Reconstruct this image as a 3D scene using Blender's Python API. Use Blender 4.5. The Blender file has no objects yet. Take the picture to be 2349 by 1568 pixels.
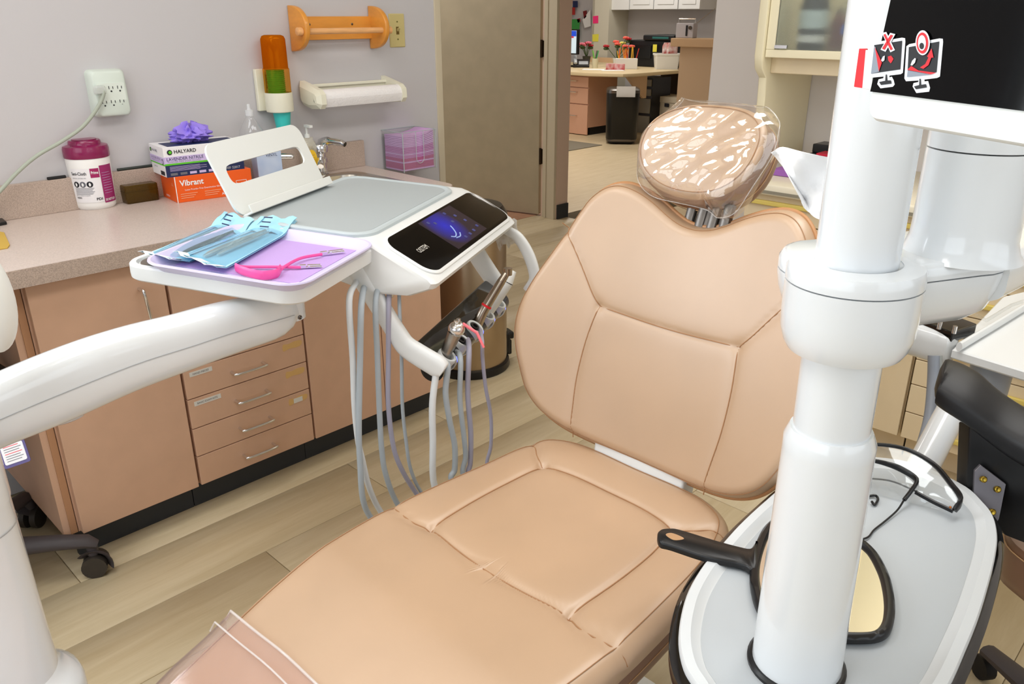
import bpy, bmesh, math, random
import numpy as np
from mathutils import Matrix, Vector
random.seed(7)
SC = bpy.context.scene
COL = SC.collection
A = lambda *p: np.array(p, float)
RAD = math.radians

# ------------------------------------------------------------------ camera, world, light, exposure
CAMZ = 1.33
FPX = 1848.42                       # focal length in pixels of the 2349 x 1568 frame
YAW, PITCH, ROLL = RAD(44.168), RAD(22.116), RAD(0.056)
_fw = A(math.cos(YAW) * math.cos(PITCH), math.sin(YAW) * math.cos(PITCH), -math.sin(PITCH))
_rt = A(math.sin(YAW), -math.cos(YAW), 0)
_dn = np.cross(_fw, _rt)
_r2 = math.cos(ROLL) * _rt + math.sin(ROLL) * _dn
_d2 = -math.sin(ROLL) * _rt + math.cos(ROLL) * _dn
CAMP = A(0, 0, CAMZ)
cam = bpy.data.cameras.new('camera')
cam.sensor_width = 36.0
cam.lens = FPX / 2349 * 36.0
cam.clip_start = 0.02
cam.clip_end = 60
camo = bpy.data.objects.new('camera', cam)
COL.objects.link(camo)
camo.matrix_world = Matrix(((_r2[0], -_d2[0], -_fw[0], 0), (_r2[1], -_d2[1], -_fw[1], 0),
                            (_r2[2], -_d2[2], -_fw[2], CAMZ), (0, 0, 0, 1)))
SC.camera = camo

SC.view_settings.view_transform = 'Standard'
SC.view_settings.look = 'None'
SC.view_settings.gamma = 1.0
SC.view_settings.use_curve_mapping = False
SC.view_settings.exposure = 0.0

world = bpy.data.worlds.new('daylight')
SC.world = world
world.use_nodes = True
_b = world.node_tree.nodes['Background']
_b.inputs[0].default_value = (0.86, 0.93, 1.0, 1)
_b.inputs[1].default_value = 1.2

def area_light(name, loc, target, w, h, power, color=(1, 1, 1)):
    l = bpy.data.lights.new(name, 'AREA')
    l.shape = 'RECTANGLE'; l.size = w; l.size_y = h; l.energy = power; l.color = color
    o = bpy.data.objects.new(name, l); COL.objects.link(o)
    o.location = loc
    d = Vector(target) - Vector(loc)
    o.rotation_euler = d.to_track_quat('-Z', 'Y').to_euler()
    return o
# daylight entering by the window in the counter wall (left of the frame), the end wall and the side wall; lamps of the ceiling panels
WIN_POWER, BACK_POWER, SIDE_POWER, PANEL_POWER, RECEP_POWER = 42, 14, 9, 11.5, 26
DAY = (0.88, 0.95, 1.0)
area_light('window_daylight', (-0.95, 2.475, 1.66), (-0.95, 0.0, 1.66), 1.6, 1.25, WIN_POWER, DAY)
area_light('end_window_daylight', (-1.86, 0.35, 1.62), (1.0, 0.35, 1.62), 2.4, 1.4, BACK_POWER, DAY)
area_light('side_window_daylight', (0.9, -1.56, 1.65), (0.9, 1.0, 1.65), 2.2, 1.3, SIDE_POWER, DAY)
PANELS = [(-0.4, 0.55), (1.35, 0.55), (0.3, 1.55), (2.35, 0.35), (3.2, 4.7)]  # last one is an added, unseen lamp that brightens the hall door
RPANELS = [(5.0, 5.1), (6.5, 5.6), (8.3, 6.4)]  # first one is an added, unseen lamp that brightens the half wall
for i, (x, y) in enumerate(PANELS):
    area_light('ceiling_lamp', (x, y, 2.575), (x, y, 0), 1.15, 0.55, PANEL_POWER * (2.2 if x > 3 else 1), (1.0, 0.985, 0.96))
for i, (x, y) in enumerate(RPANELS):
    area_light('reception_lamp', (x, y, 2.575), (x, y, 0), 1.15, 0.55, RECEP_POWER, (1.0, 0.95, 0.88))

# ------------------------------------------------------------------ measuring: a pixel of the photograph to a point on a real plane
def ray(x, y): return _r2 * ((x - 1174.5) / FPX) + _d2 * ((y - 784) / FPX) + _fw
def PZ(x, y, z): d = ray(x, y); return CAMP + d * ((z - CAMZ) / d[2])
def PY(x, y, Y): d = ray(x, y); return CAMP + d * (Y / d[1])
def PX(x, y, X): d = ray(x, y); return CAMP + d * (X / d[0])
def PP(x, y, p0, n): d = ray(x, y); return CAMP + d * (np.dot(A(*p0) - CAMP, n) / np.dot(d, n))
def PD(x, y, depth): return CAMP + ray(x, y) * depth

# ------------------------------------------------------------------ materials
def lin(h):
    h = h.lstrip('#')
    c = [int(h[i:i + 2], 16) / 255 for i in (0, 2, 4)]
    return tuple(x / 12.92 if x <= 0.04045 else ((x + 0.055) / 1.055) ** 2.4 for x in c) + (1,)
MATS = {}
def mat(name, hexc, rough=0.5, metal=0.0, spec=0.5, coat=0.0, trans=0.0, ior=1.45, var=None, bump=None, emit=None, alpha=None, sheen=0.0, stretch=None):
    if name in MATS: return MATS[name]
    m = bpy.data.materials.new(name); m.use_nodes = True
    nt = m.node_tree; b = nt.nodes['Principled BSDF']
    c = lin(hexc)
    b.inputs['Base Color'].default_value = c
    b.inputs['Roughness'].default_value = rough
    b.inputs['Metallic'].default_value = metal
    b.inputs['Specular IOR Level'].default_value = spec
    b.inputs['Coat Weight'].default_value = coat
    b.inputs['Coat Roughness'].default_value = 0.06
    b.inputs['Transmission Weight'].default_value = trans
    b.inputs['IOR'].default_value = ior
    b.inputs['Sheen Weight'].default_value = sheen
    if alpha is not None: b.inputs['Alpha'].default_value = alpha
    if emit:
        b.inputs['Emission Color'].default_value = lin(emit[0]); b.inputs['Emission Strength'].default_value = emit[1]
    co = None
    if var or bump:
        tc = nt.nodes.new('ShaderNodeTexCoord'); co = tc.outputs['Object']
        if stretch:
            mp = nt.nodes.new('ShaderNodeMapping'); mp.inputs['Scale'].default_value = stretch
            nt.links.new(co, mp.inputs['Vector']); co = mp.outputs['Vector']
    if var:          # (scale, amount[, detail, second colour])
        n = nt.nodes.new('ShaderNodeTexNoise'); n.inputs['Scale'].default_value = var[0]
        n.inputs['Detail'].default_value = var[2] if len(var) > 2 else 3
        nt.links.new(co, n.inputs['Vector'])
        r = nt.nodes.new('ShaderNodeValToRGB')
        r.color_ramp.elements[0].position = 0.32; r.color_ramp.elements[1].position = 0.68
        c2 = lin(var[3]) if len(var) > 3 else None
        if c2:
            r.color_ramp.elements[0].color = tuple(c[i] + (c2[i] - c[i]) * var[1] for i in range(3)) + (1,)
            r.color_ramp.elements[1].color = c
        else:
            r.color_ramp.elements[0].color = tuple(x * (1 - var[1]) for x in c[:3]) + (1,)
            r.color_ramp.elements[1].color = tuple(min(1, x * (1 + var[1])) for x in c[:3]) + (1,)
        nt.links.new(n.outputs['Fac'], r.inputs['Fac']); nt.links.new(r.outputs['Color'], b.inputs['Base Color'])
    if bump:         # (scale, strength, distance)
        n = nt.nodes.new('ShaderNodeTexNoise'); n.inputs['Scale'].default_value = bump[0]; n.inputs['Detail'].default_value = 4
        nt.links.new(co, n.inputs['Vector'])
        bp = nt.nodes.new('ShaderNodeBump'); bp.inputs['Strength'].default_value = bump[1]
        bp.inputs['Distance'].default_value = bump[2] if len(bump) > 2 else 0.002
        nt.links.new(n.outputs['Fac'], bp.inputs['Height']); nt.links.new(bp.outputs['Normal'], b.inputs['Normal'])
    MATS[name] = m
    return m
def film(name, hexc, base=0.10, rough=0.05, tint='#FFFFFF', bump=None, spec=.05):
    """thin clear sheet: see-through with a glossy skin that grows at grazing angles"""
    if name in MATS: return MATS[name]
    m = bpy.data.materials.new(name); m.use_nodes = True
    nt = m.node_tree; nt.nodes.clear()
    o = nt.nodes.new('ShaderNodeOutputMaterial'); t = nt.nodes.new('ShaderNodeBsdfTransparent'); g = nt.nodes.new('ShaderNodeBsdfGlossy')
    d = nt.nodes.new('ShaderNodeBsdfDiffuse'); lw = nt.nodes.new('ShaderNodeLayerWeight'); mx = nt.nodes.new('ShaderNodeMixShader'); mx2 = nt.nodes.new('ShaderNodeMixShader')
    lw.inputs['Blend'].default_value = 0.5
    pw = nt.nodes.new('ShaderNodeMath'); pw.operation = 'POWER'; pw.inputs[1].default_value = 4.0
    ml = nt.nodes.new('ShaderNodeMath'); ml.operation = 'MULTIPLY_ADD'; ml.inputs[1].default_value = .7; ml.inputs[2].default_value = spec
    nt.links.new(lw.outputs['Facing'], pw.inputs[0]); nt.links.new(pw.outputs[0], ml.inputs[0])
    t.inputs['Color'].default_value = lin(tint); g.inputs['Color'].default_value = lin(hexc); g.inputs['Roughness'].default_value = rough
    d.inputs['Color'].default_value = lin(hexc)
    mx2.inputs[0].default_value = base
    nt.links.new(t.outputs[0], mx2.inputs[1]); nt.links.new(d.outputs[0], mx2.inputs[2])
    nt.links.new(ml.outputs[0], mx.inputs[0]); nt.links.new(mx2.outputs[0], mx.inputs[1]); nt.links.new(g.outputs[0], mx.inputs[2])
    nt.links.new(mx.outputs[0], o.inputs['Surface'])
    if bump:
        tc = nt.nodes.new('ShaderNodeTexCoord'); n = nt.nodes.new('ShaderNodeTexNoise'); n.inputs['Scale'].default_value = bump[0]; n.inputs['Detail'].default_value = 3
        n.inputs['Distortion'].default_value = 1.5
        mp = nt.nodes.new('ShaderNodeMapping'); mp.inputs['Scale'].default_value = (1, .55, 1.5)
        nt.links.new(tc.outputs['Object'], mp.inputs[0]); nt.links.new(mp.outputs[0], n.inputs['Vector'])
        bp = nt.nodes.new('ShaderNodeBump'); bp.inputs['Strength'].default_value = bump[1]; bp.inputs['Distance'].default_value = bump[2]
        nt.links.new(n.outputs['Fac'], bp.inputs['Height'])
        nt.links.new(bp.outputs['Normal'], g.inputs['Normal']); nt.links.new(bp.outputs['Normal'], lw.inputs['Normal'])
    MATS[name] = m
    return m

# ------------------------------------------------------------------ geometry
def unit(v): v = np.asarray(v, float); return v / (np.linalg.norm(v) or 1)
def spl(pts, n=8, closed=False):
    """Catmull-Rom through the points"""
    P = [np.asarray(p, float) for p in pts]; L = len(P); out = []
    rng = L if closed else L - 1
    for i in range(rng):
        if closed: p0, p1, p2, p3 = P[(i - 1) % L], P[i], P[(i + 1) % L], P[(i + 2) % L]
        else:
            p1, p2 = P[i], P[i + 1]
            p0 = P[i - 1] if i else 2 * p1 - p2
            p3 = P[i + 2] if i + 2 < L else 2 * p2 - p1
        for k in range(n):
            t = k / n
            out.append(0.5 * (2 * p1 + (p2 - p0) * t + (2 * p0 - 5 * p1 + 4 * p2 - p3) * t * t + (3 * p1 - p0 - 3 * p2 + p3) * t ** 3))
    if not closed: out.append(P[-1])
    return out
def rrect(w, h, r, n=5, cx=0, cy=0):
    """rounded rectangle, counter-clockwise"""
    r = min(r, w / 2 - 1e-5, h / 2 - 1e-5); o = []
    for sx, sy, a0 in ((1, 1, 0), (-1, 1, 90), (-1, -1, 180), (1, -1, 270)):
        for k in range(n + 1):
            a = RAD(a0 + 90 * k / n)
            o.append((cx + sx * (w / 2 - r) + r * math.cos(a), cy + sy * (h / 2 - r) + r * math.sin(a)))
    return o
def circ(r, n=24, cx=0, cy=0, ry=None): return [(cx + r * math.cos(2 * math.pi * k / n), cy + (ry or r) * math.sin(2 * math.pi * k / n)) for k in range(n)]
def inset(o, d):
    P = np.array(o, float); L = len(P)
    area = 0.5 * np.sum(P[:, 0] * np.roll(P[:, 1], -1) - np.roll(P[:, 0], -1) * P[:, 1])
    s = 1 if area > 0 else -1
    a = P - np.roll(P, 1, 0); b = np.roll(P, -1, 0) - P
    a /= np.linalg.norm(a, axis=1)[:, None] + 1e-12; b /= np.linalg.norm(b, axis=1)[:, None] + 1e-12
    na = np.stack([-a[:, 1], a[:, 0]], 1) * s; nb = np.stack([-b[:, 1], b[:, 0]], 1) * s
    m = na + nb; m /= (np.sum(m * m, 1) / 2)[:, None] + 1e-9
    return P + m * d
class G:
    def __init__(s): s.v = []; s.f = []; s.O = A(0, 0, 0); s.B = np.eye(3)
    def fr(s, O, U=(1, 0, 0), V=(0, 1, 0), N=(0, 0, 1)):
        s.O = A(*O); s.B = np.array([U, V, N], float); return s
    def rot(s, O, rz): c, q = math.cos(rz), math.sin(rz); return s.fr(O, (c, q, 0), (-q, c, 0))
    def add(s, V, F):
        n = len(s.v)
        s.v += [tuple(p) for p in (np.asarray(V, float) @ s.B + s.O)]
        s.f += [tuple(i + n for i in f) for f in F]; return s
    def bx(s, x0, x1, y0, y1, z0, z1):
        return s.add([(x0, y0, z0), (x1, y0, z0), (x1, y1, z0), (x0, y1, z0), (x0, y0, z1), (x1, y0, z1), (x1, y1, z1), (x0, y1, z1)],
                     [(3, 2, 1, 0), (4, 5, 6, 7), (0, 1, 5, 4), (1, 2, 6, 5), (2, 3, 7, 6), (3, 0, 4, 7)])
    def loft(s, R, c0=True, c1=True, closed=True, loop=False):
        n = len(R[0]); F = []; m = len(R)
        for i in range(m if loop else m - 1):
            for k in range(n if closed else n - 1):
                F.append((i * n + k, i * n + (k + 1) % n, ((i + 1) % m) * n + (k + 1) % n, ((i + 1) % m) * n + k))
        if c0 and not loop: F.append(tuple(range(n - 1, -1, -1)))
        if c1 and not loop: F.append(tuple((m - 1) * n + k for k in range(n)))
        return s.add([p for r in R for p in r], F)
    def slab(s, o, prof):
        """outline o (x, y), profile = list of (inset, height) from bottom to top"""
        return s.loft([[(p[0], p[1], h) for p in inset(o, d)] for d, h in prof])
    def prism(s, o, z0, z1, r=0.0, n=3):
        if r <= 0: return s.slab(o, [(0, z0), (0, z1)])
        pr = [(r * (1 - math.sin(RAD(90 * k / n))), z0 + r * (1 - math.cos(RAD(90 * k / n)))) for k in range(n + 1)]
        pr += [(r * (1 - math.cos(RAD(90 * k / n))), z1 - r * (1 - math.sin(RAD(90 * k / n)))) for k in range(n + 1)]
        return s.slab(o, pr)
    def lathe(s, prof, n=28, O=(0, 0, 0), c0=True, c1=True):
        return s.loft([[(O[0] + r * math.cos(2 * math.pi * k / n), O[1] + r * math.sin(2 * math.pi * k / n), O[2] + z) for k in range(n)] for r, z in prof], c0, c1)
    def tube(s, pts, r, n=10, loop=False, ry=None, up=None, cap=True):
        P = [np.asarray(p, float) for p in pts]; m = len(P); R = []
        T = [unit(P[(i + 1) % m if loop else min(i + 1, m - 1)] - P[(i - 1) % m if loop else max(i - 1, 0)]) for i in range(m)]
        u = A(*up) if up is not None else (A(0, 0, 1) if abs(T[0][2]) < .9 else A(1, 0, 0))
        for i in range(m):
            if up is not None: u = A(*up)
            u = unit(u - T[i] * np.dot(u, T[i])); w = np.cross(T[i], u)
            ra = r[i] if hasattr(r, '__len__') else r
            rb = (ry[i] if hasattr(ry, '__len__') else ry) if ry is not None else ra
            R.append([P[i] + u * (ra * math.cos(2 * math.pi * k / n)) + w * (rb * math.sin(2 * math.pi * k / n)) for k in range(n)])
        return s.loft(R, cap, cap, True, loop)
    def cyl(s, p, q, r, n=16, r2=None):
        return s.tube([p, q], [r, r if r2 is None else r2], n)
    def ball(s, c, rx, ry=None, rz=None, n=16, m=10):
        ry = ry or rx; rz = rz or rx
        R = []
        for i in range(1, m):
            a = math.pi * i / m - math.pi / 2
            R.append([(c[0] + rx * math.cos(a) * math.cos(2 * math.pi * k / n), c[1] + ry * math.cos(a) * math.sin(2 * math.pi * k / n), c[2] + rz * math.sin(a)) for k in range(n)])
        return s.loft(R)
    def sheet(s, rows, thick=None):
        m, n = len(rows), len(rows[0])
        if not thick: return s.loft(rows, False, False, False)
        P = np.array(rows, float)
        du = np.gradient(P, axis=1); dv = np.gradient(P, axis=0)
        N = np.cross(du, dv); N /= np.linalg.norm(N, axis=2)[:, :, None] + 1e-12
        Q = P - N * thick
        V = list(P.reshape(-1, 3)) + list(Q.reshape(-1, 3)); k = m * n; F = []
        for i in range(m - 1):
            for j in range(n - 1):
                a, b, c, d = i * n + j, i * n + j + 1, (i + 1) * n + j + 1, (i + 1) * n + j
                F += [(a, b, c, d), (d + k, c + k, b + k, a + k)]
        for i in range(m - 1):
            F += [(i * n, (i + 1) * n, (i + 1) * n + k, i * n + k), ((i + 1) * n + n - 1, i * n + n - 1, i * n + n - 1 + k, (i + 1) * n + n - 1 + k)]
        for j in range(n - 1):
            F += [(j + 1, j, j + k, j + 1 + k), ((m - 1) * n + j, (m - 1) * n + j + 1, (m - 1) * n + j + 1 + k, (m - 1) * n + j + k)]
        return s.add(V, F)

WLOC = {}
def place(o, parent, world):
    COL.objects.link(o)
    WLOC[o.name] = A(*world)
    if parent is not None:
        o.parent = parent
        o.location = A(*world) - WLOC[parent.name]
    else: o.location = world
def tag(o, label=None, cat=None, group=None, kind=None):
    if label: o['label'] = label
    if cat: o['category'] = cat
    if group: o['group'] = group
    if kind: o['kind'] = kind
    return o
def thing(name, label, cat, loc, group=None, kind=None):
    o = bpy.data.objects.new(name, None); o.empty_display_size = 0.05
    place(o, None, loc)
    return tag(o, label, cat, group, kind)
def make(name, g, m, parent=None, label=None, cat=None, group=None, kind=None, bevel=0, seg=2, smooth=38, subd=0):
    V = np.array(g.v, float)
    lo, hi = V.min(0), V.max(0); org = A((lo[0] + hi[0]) / 2, (lo[1] + hi[1]) / 2, lo[2])
    me = bpy.data.meshes.new(name)
    me.from_pydata([tuple(p) for p in V - org], [], g.f)
    me.materials.append(m if not isinstance(m, str) else MATS[m])
    bm = bmesh.new(); bm.from_mesh(me)
    bmesh.ops.recalc_face_normals(bm, faces=bm.faces)
    if bevel:
        es = [e for e in bm.edges if len(e.link_faces) == 2 and e.calc_face_angle(0) > RAD(28)]
        bmesh.ops.bevel(bm, geom=es, offset=bevel, segments=seg, profile=0.5, affect='EDGES', clamp_overlap=True)
    for f in bm.faces: f.smooth = True
    bm.to_mesh(me); bm.free()
    me.set_sharp_from_angle(angle=RAD(50 if bevel else smooth))
    o = bpy.data.objects.new(name, me)
    place(o, parent, org)
    if bevel:
        w = o.modifiers.new('wn', 'WEIGHTED_NORMAL'); w.keep_sharp = True
    if subd:
        w = o.modifiers.new('sub', 'SUBSURF'); w.levels = subd; w.render_levels = subd
    return tag(o, label, cat, group, kind)
_tc = {}
def text_geo(s, size, align='LEFT', bold=0.0, shear=0.0):
    cu = bpy.data.curves.new('t', 'FONT'); cu.body = s; cu.size = size; cu.align_x = align; cu.align_y = 'CENTER'
    cu.resolution_u = 2; cu.offset = bold * size; cu.shear = shear
    o = bpy.data.objects.new('t', cu); COL.objects.link(o)
    dg = bpy.context.evaluated_depsgraph_get(); dg.update()
    me = bpy.data.meshes.new_from_object(o.evaluated_get(dg))
    V = [tuple(v.co) for v in me.vertices]; F = [tuple(p.vertices) for p in me.polygons]
    bpy.data.objects.remove(o); bpy.data.curves.remove(cu); bpy.data.meshes.remove(me)
    return V, F
def text(name, s, size, O, U, V, m, parent, align='LEFT', bold=0.0, lift=0.0006, warp=None, sx=1.0, shear=0.0, fit=None):
    vs, fs = text_geo(s, size, align, bold, shear)
    if fit: sx = fit / (max(v[0] for v in vs) - min(v[0] for v in vs))
    g = G()
    if warp: g.add([warp(v[0] * sx, v[1]) for v in vs], fs)
    else:
        U = unit(U); V = unit(V); N = np.cross(U, V)
        g.add([A(*O) + U * v[0] * sx + V * v[1] + N * lift for v in vs], fs)
    return make(name, g, m, parent)
def copy_tree(o, parent, loc, rotz=0.0):
    c = o.copy(); COL.objects.link(c); c.parent = parent
    if parent is None: c.location = loc; c.rotation_euler = (0, 0, rotz); WLOC[c.name] = A(*loc)
    for ch in o.children: copy_tree(ch, c, None)
    return c
# ------------------------------------------------------------------ palette
mat('wall_paint', '#C6C3C5', .85, bump=(260, .08, .001))
mat('wall_paint_lit', '#DFD8D4', .85)  # wall paint made lighter, standing in for light on the far wall
mat('beige_paint', '#DCC3B0', .85)
mat('ceiling_tile', '#E4D9C6', .9, var=(90, .12, 5), bump=(60, .25, .004))
mat('casing_cream', '#CFC3AA', .55)
mat('door_paint', '#B5A88E', .6, var=(9, .05))
mat('rubber_base', '#33363A', .6)
mat('laminate_peach', '#D3AB90', .5, var=(14, .035), bump=(420, .05, .0006))
mat('laminate_edge', '#B98A66', .55)
mat('dark_void', '#2A211C', .9)
mat('counter_laminate', '#CBBBB2', .3, var=(330, .10, 2))
mat('counter_edge', '#B7A497', .5, var=(430, .2, 2))
mat('chrome', '#E6E6E8', .12, 1.0)
mat('steel', '#C9C2B8', .24, 1.0)
mat('dark_steel', '#6F6A66', .3, 1.0)
mat('white_gloss', '#E3E7EA', .18, coat=.6)
mat('white_satin', '#E6E8E8', .38)
mat('white_plastic', '#E9EAE6', .45)
mat('white_paper', '#F2F2F2', .8)
mat('cream_plastic', '#E9E6D2', .42)
mat('grey_mat', '#BCC6CA', .42)
mat('grey_hose', '#AEB7BE', .45)
mat('lilac_hose', '#A9A6B8', .45)
mat('pale_hose', '#DDE1E4', .4)
mat('black_gloss', '#0B0908', .06, coat=.5)
mat('black_plastic', '#121214', .32)
mat('black_satin', '#17171A', .42)
mat('charcoal', '#4A4446', .55, bump=(300, .1, .001))
mat('rubber_black', '#1B1A1C', .7)
mat('black_ink', '#1A1A22', .6)
mat('grey_ink', '#6C6C74', .7)
mat('white_ink', '#F4F4F4', .6)
mat('red_ink', '#E8202C', .5)
mat('ivory', '#CDBE83', .4)
mat('amber', '#D98A18', .12, trans=.72, ior=1.3)
mat('wood', '#E0963C', .35, coat=.3, var=(7, .10, 4), stretch=(1, 2, 5))
mat('wood_dowel', '#E8AE74', .45, var=(18, .1, 4), stretch=(1, 7, 7))
mat('green_cup', '#2FAE55', .5)
mat('teal_cup', '#3CC4BE', .45)
mat('mint_plastic', '#D3DDD4', .4)
mat('cord_grey', '#A9B0A2', .5)
mat('magenta', '#86164E', .25, coat=.3)
mat('purple_glove', '#9B84EA', .5)
mat('navy', '#1E2A55', .5)
mat('lavender', '#CDBBE6', .5)
mat('lime', '#5FC62A', .5)
mat('orange_card', '#F26018', .5)
mat('card_white', '#F0EEF0', .5)
mat('smoke_brown', '#6A4F1C', .12, trans=.55, ior=1.3)
mat('soap_yellow', '#F0C22E', .4)
mat('soap_blue', '#7F9CCB', .4)
film('clear_plastic', '#F2F5F8', .06, .06)
film('acrylic', '#E4EAEC', .03, .04, spec=.04)
mat('napkin', '#C98BC4', .9)
mat('napkin_pale', '#D7AEE0', .9)
mat('napkin_rose', '#C06A98', .9)
mat('mustard', '#C9A545', .6)
mat('glue_stain', '#D9B070', .7)
mat('label_tape', '#DCDAD4', .6)

def plank_mat(name, base, dark, objrand=True):
    m = bpy.data.materials.new(name); m.use_nodes = True
    nt = m.node_tree; b = nt.nodes['Principled BSDF']; L = nt.links.new
    tc = nt.nodes.new('ShaderNodeTexCoord'); mp = nt.nodes.new('ShaderNodeMapping')
    oi = nt.nodes.new('ShaderNodeObjectInfo'); ad = nt.nodes.new('ShaderNodeVectorMath'); ad.operation = 'ADD'
    cm = nt.nodes.new('ShaderNodeCombineXYZ'); mu = nt.nodes.new('ShaderNodeMath'); mu.operation = 'MULTIPLY'; mu.inputs[1].default_value = 37
    L(oi.outputs['Random'], mu.inputs[0]); L(mu.outputs[0], cm.inputs[0]); L(mu.outputs[0], cm.inputs[1])
    L(tc.outputs['Object'], ad.inputs[0]); L(cm.outputs[0], ad.inputs[1])
    mp.inputs['Scale'].default_value = (1.6, 15, 1); L(ad.outputs[0], mp.inputs[0])
    n = nt.nodes.new('ShaderNodeTexNoise'); n.inputs['Scale'].default_value = 2.2; n.inputs['Detail'].default_value = 7; n.inputs['Roughness'].default_value = .62; n.inputs['Distortion'].default_value = .6
    L(mp.outputs[0], n.inputs['Vector'])
    r = nt.nodes.new('ShaderNodeValToRGB'); r.color_ramp.elements[0].position = .25; r.color_ramp.elements[1].position = .66
    r.color_ramp.elements[0].color = lin(dark); r.color_ramp.elements[1].color = lin(base)
    L(n.outputs['Fac'], r.inputs[0])
    hv = nt.nodes.new('ShaderNodeHueSaturation'); ma = nt.nodes.new('ShaderNodeMapRange'); ma.inputs[3].default_value = .965; ma.inputs[4].default_value = 1.03
    L(oi.outputs['Random'], ma.inputs[0]); L(ma.outputs[0], hv.inputs['Value']); L(r.outputs[0], hv.inputs['Color'])
    L(hv.outputs[0], b.inputs['Base Color']); b.inputs['Roughness'].default_value = .42
    bp = nt.nodes.new('ShaderNodeBump'); bp.inputs['Strength'].default_value = .06; bp.inputs['Distance'].default_value = .002
    L(n.outputs['Fac'], bp.inputs['Height']); L(bp.outputs[0], b.inputs['Normal'])
    MATS[name] = m
plank_mat('oak_plank', '#D8C8A8', '#C7B48F')

# ------------------------------------------------------------------ the setting
YW = 2.51      # face of the counter wall
CEIL = 2.6
fl = make('floor', G().bx(-1.9, 9.9, -1.6, 8.6, -.08, -.006), 'oak_plank', label='pale oak plank floor of the treatment room and hall', kind='structure')
pm = None
PW, PL = .2215, 1.23
k = 0
for r in range(-9, 17):
    y1 = 1.941 - r * PW; y0 = y1 - PW
    if y0 < -1.62 or y1 > 4.0: continue
    off = {0: 1.24, 1: .823, -1: .43, 2: .2, 3: .95, -2: .7, -3: 1.1}.get(r, (r * .47) % 1.23)
    for c in range(-3, 5):
        x0 = off + c * PL
        if x0 + PL < -1.9 or x0 > 4.3: continue
        if y0 > 2.25 and x0 < 1.7: continue
        if y0 < 1.6 and x0 > 2.9: continue
        if pm is None:
            o = make('plank', G().bx(x0 + .001, x0 + PL - .001, y0 + .0008, y1 - .0008, -.006, 0), 'oak_plank', fl, bevel=.0012, seg=1)
            pm = o.data; o.modifiers.clear()
        else:
            o = bpy.data.objects.new('plank', pm); place(o, fl, A(x0 + PL / 2, (y0 + y1) / 2, -.006))
# plank course of the hall beyond
make('hall_planks', G().bx(4.3, 9.8, 1.8, 8.5, -.006, 0), 'oak_plank', fl, kind='stuff')
mat('terracotta', '#B08468', .6, var=(20, .1))
for (x0, x1, y0, y1) in ((4.215, 4.5, 3.80, 4.10), (4.215, 4.5, 4.107, 4.42), (3.93, 4.21, 3.83, 4.10), (3.93, 4.21, 4.107, 4.42)):
    make('threshold_tile', G().bx(x0, x1, y0, y1, -.004, .003), 'terracotta', fl, bevel=.002, seg=1)

def structure(name, g, m, label, **k): return make(name, g, m, label=label, kind='structure', **k)
structure('wall_left', G().bx(-.13, 2.165, YW, YW + .12, 0, CEIL).bx(-1.9, -1.77, YW, YW + .12, 0, CEIL).bx(-1.77, -.13, YW, YW + .12, 0, 1.02).bx(-1.77, -.13, YW, YW + .12, 2.3, CEIL), 'wall_paint', 'pale lavender white wall behind the counter')
structure('trim_1', G().bx(2.16, 2.192, YW - .004, YW + .124, 0, CEIL), 'casing_cream', 'cream corner trim at the end of the counter wall', bevel=.003)
structure('wall_far', G().bx(3.0, 3.12, -1.6, 1.80, 0, CEIL), 'wall_paint_lit', 'pale wall beside the cream cabinets')
structure('wall_right', G().bx(-1.9, 3.0, -1.72, -1.6, 0, .95).bx(-1.9, 3.0, -1.72, -1.6, 2.35, CEIL).bx(-1.9, -.25, -1.72, -1.6, .95, 2.35).bx(2.05, 3.0, -1.72, -1.6, .95, 2.35), 'wall_paint', 'pale wall with a wide window behind the stool')
structure('wall_back', G().bx(-2.02, -1.9, -1.6, YW, 0, .85).bx(-2.02, -1.9, -1.6, YW, 2.4, CEIL).bx(-2.02, -1.9, -1.6, -.90, .85, 2.4).bx(-2.02, -1.9, 1.60, YW, .85, 2.4), 'wall_paint', 'pale window wall at the foot of the dental chair')
g = G()
for a, b, c, d in ((-1.77, -1.73, 1.02, 2.3), (-.17, -.13, 1.02, 2.3), (-1.73, -.17, 1.02, 1.06), (-1.73, -.17, 2.26, 2.3), (-.97, -.93, 1.06, 2.26), (-1.73, -.17, 1.66, 1.685)):
    g.bx(a, b, YW - .06, YW - .04, c, d)
structure('window_1', g, 'white_satin', 'white framed window in the counter wall')
g = G()
for a, b, c, d in ((-.90, -.85, .85, 2.4), (1.55, 1.60, .85, 2.4), (-.85, 1.55, .85, .90), (-.85, 1.55, 2.35, 2.4), (-.02, .02, .9, 2.35), (.75, .79, .9, 2.35)):
    g.bx(-1.85, -1.80, a, b, c, d)
structure('window_3', g, 'white_satin', 'white framed window at the foot of the dental chair')
g = G()
for a, b, c, d in ((-.25, -.20, .95, 2.35), (2.0, 2.05, .95, 2.35), (-.20, 2.0, .95, 1.0), (-.20, 2.0, 2.3, 2.35), (.88, .92, 1.0, 2.3), (-.20, 2.0, 1.62, 1.65)):
    g.bx(a, b, -1.55, -1.50, c, d)
structure('window_2', g, 'white_satin', 'white framed window in the side wall')
structure('ceiling', G().bx(-2.02, 9.9, -1.72, 8.6, CEIL, CEIL + .1), 'ceiling_tile', 'beige mineral tile ceiling')
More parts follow.
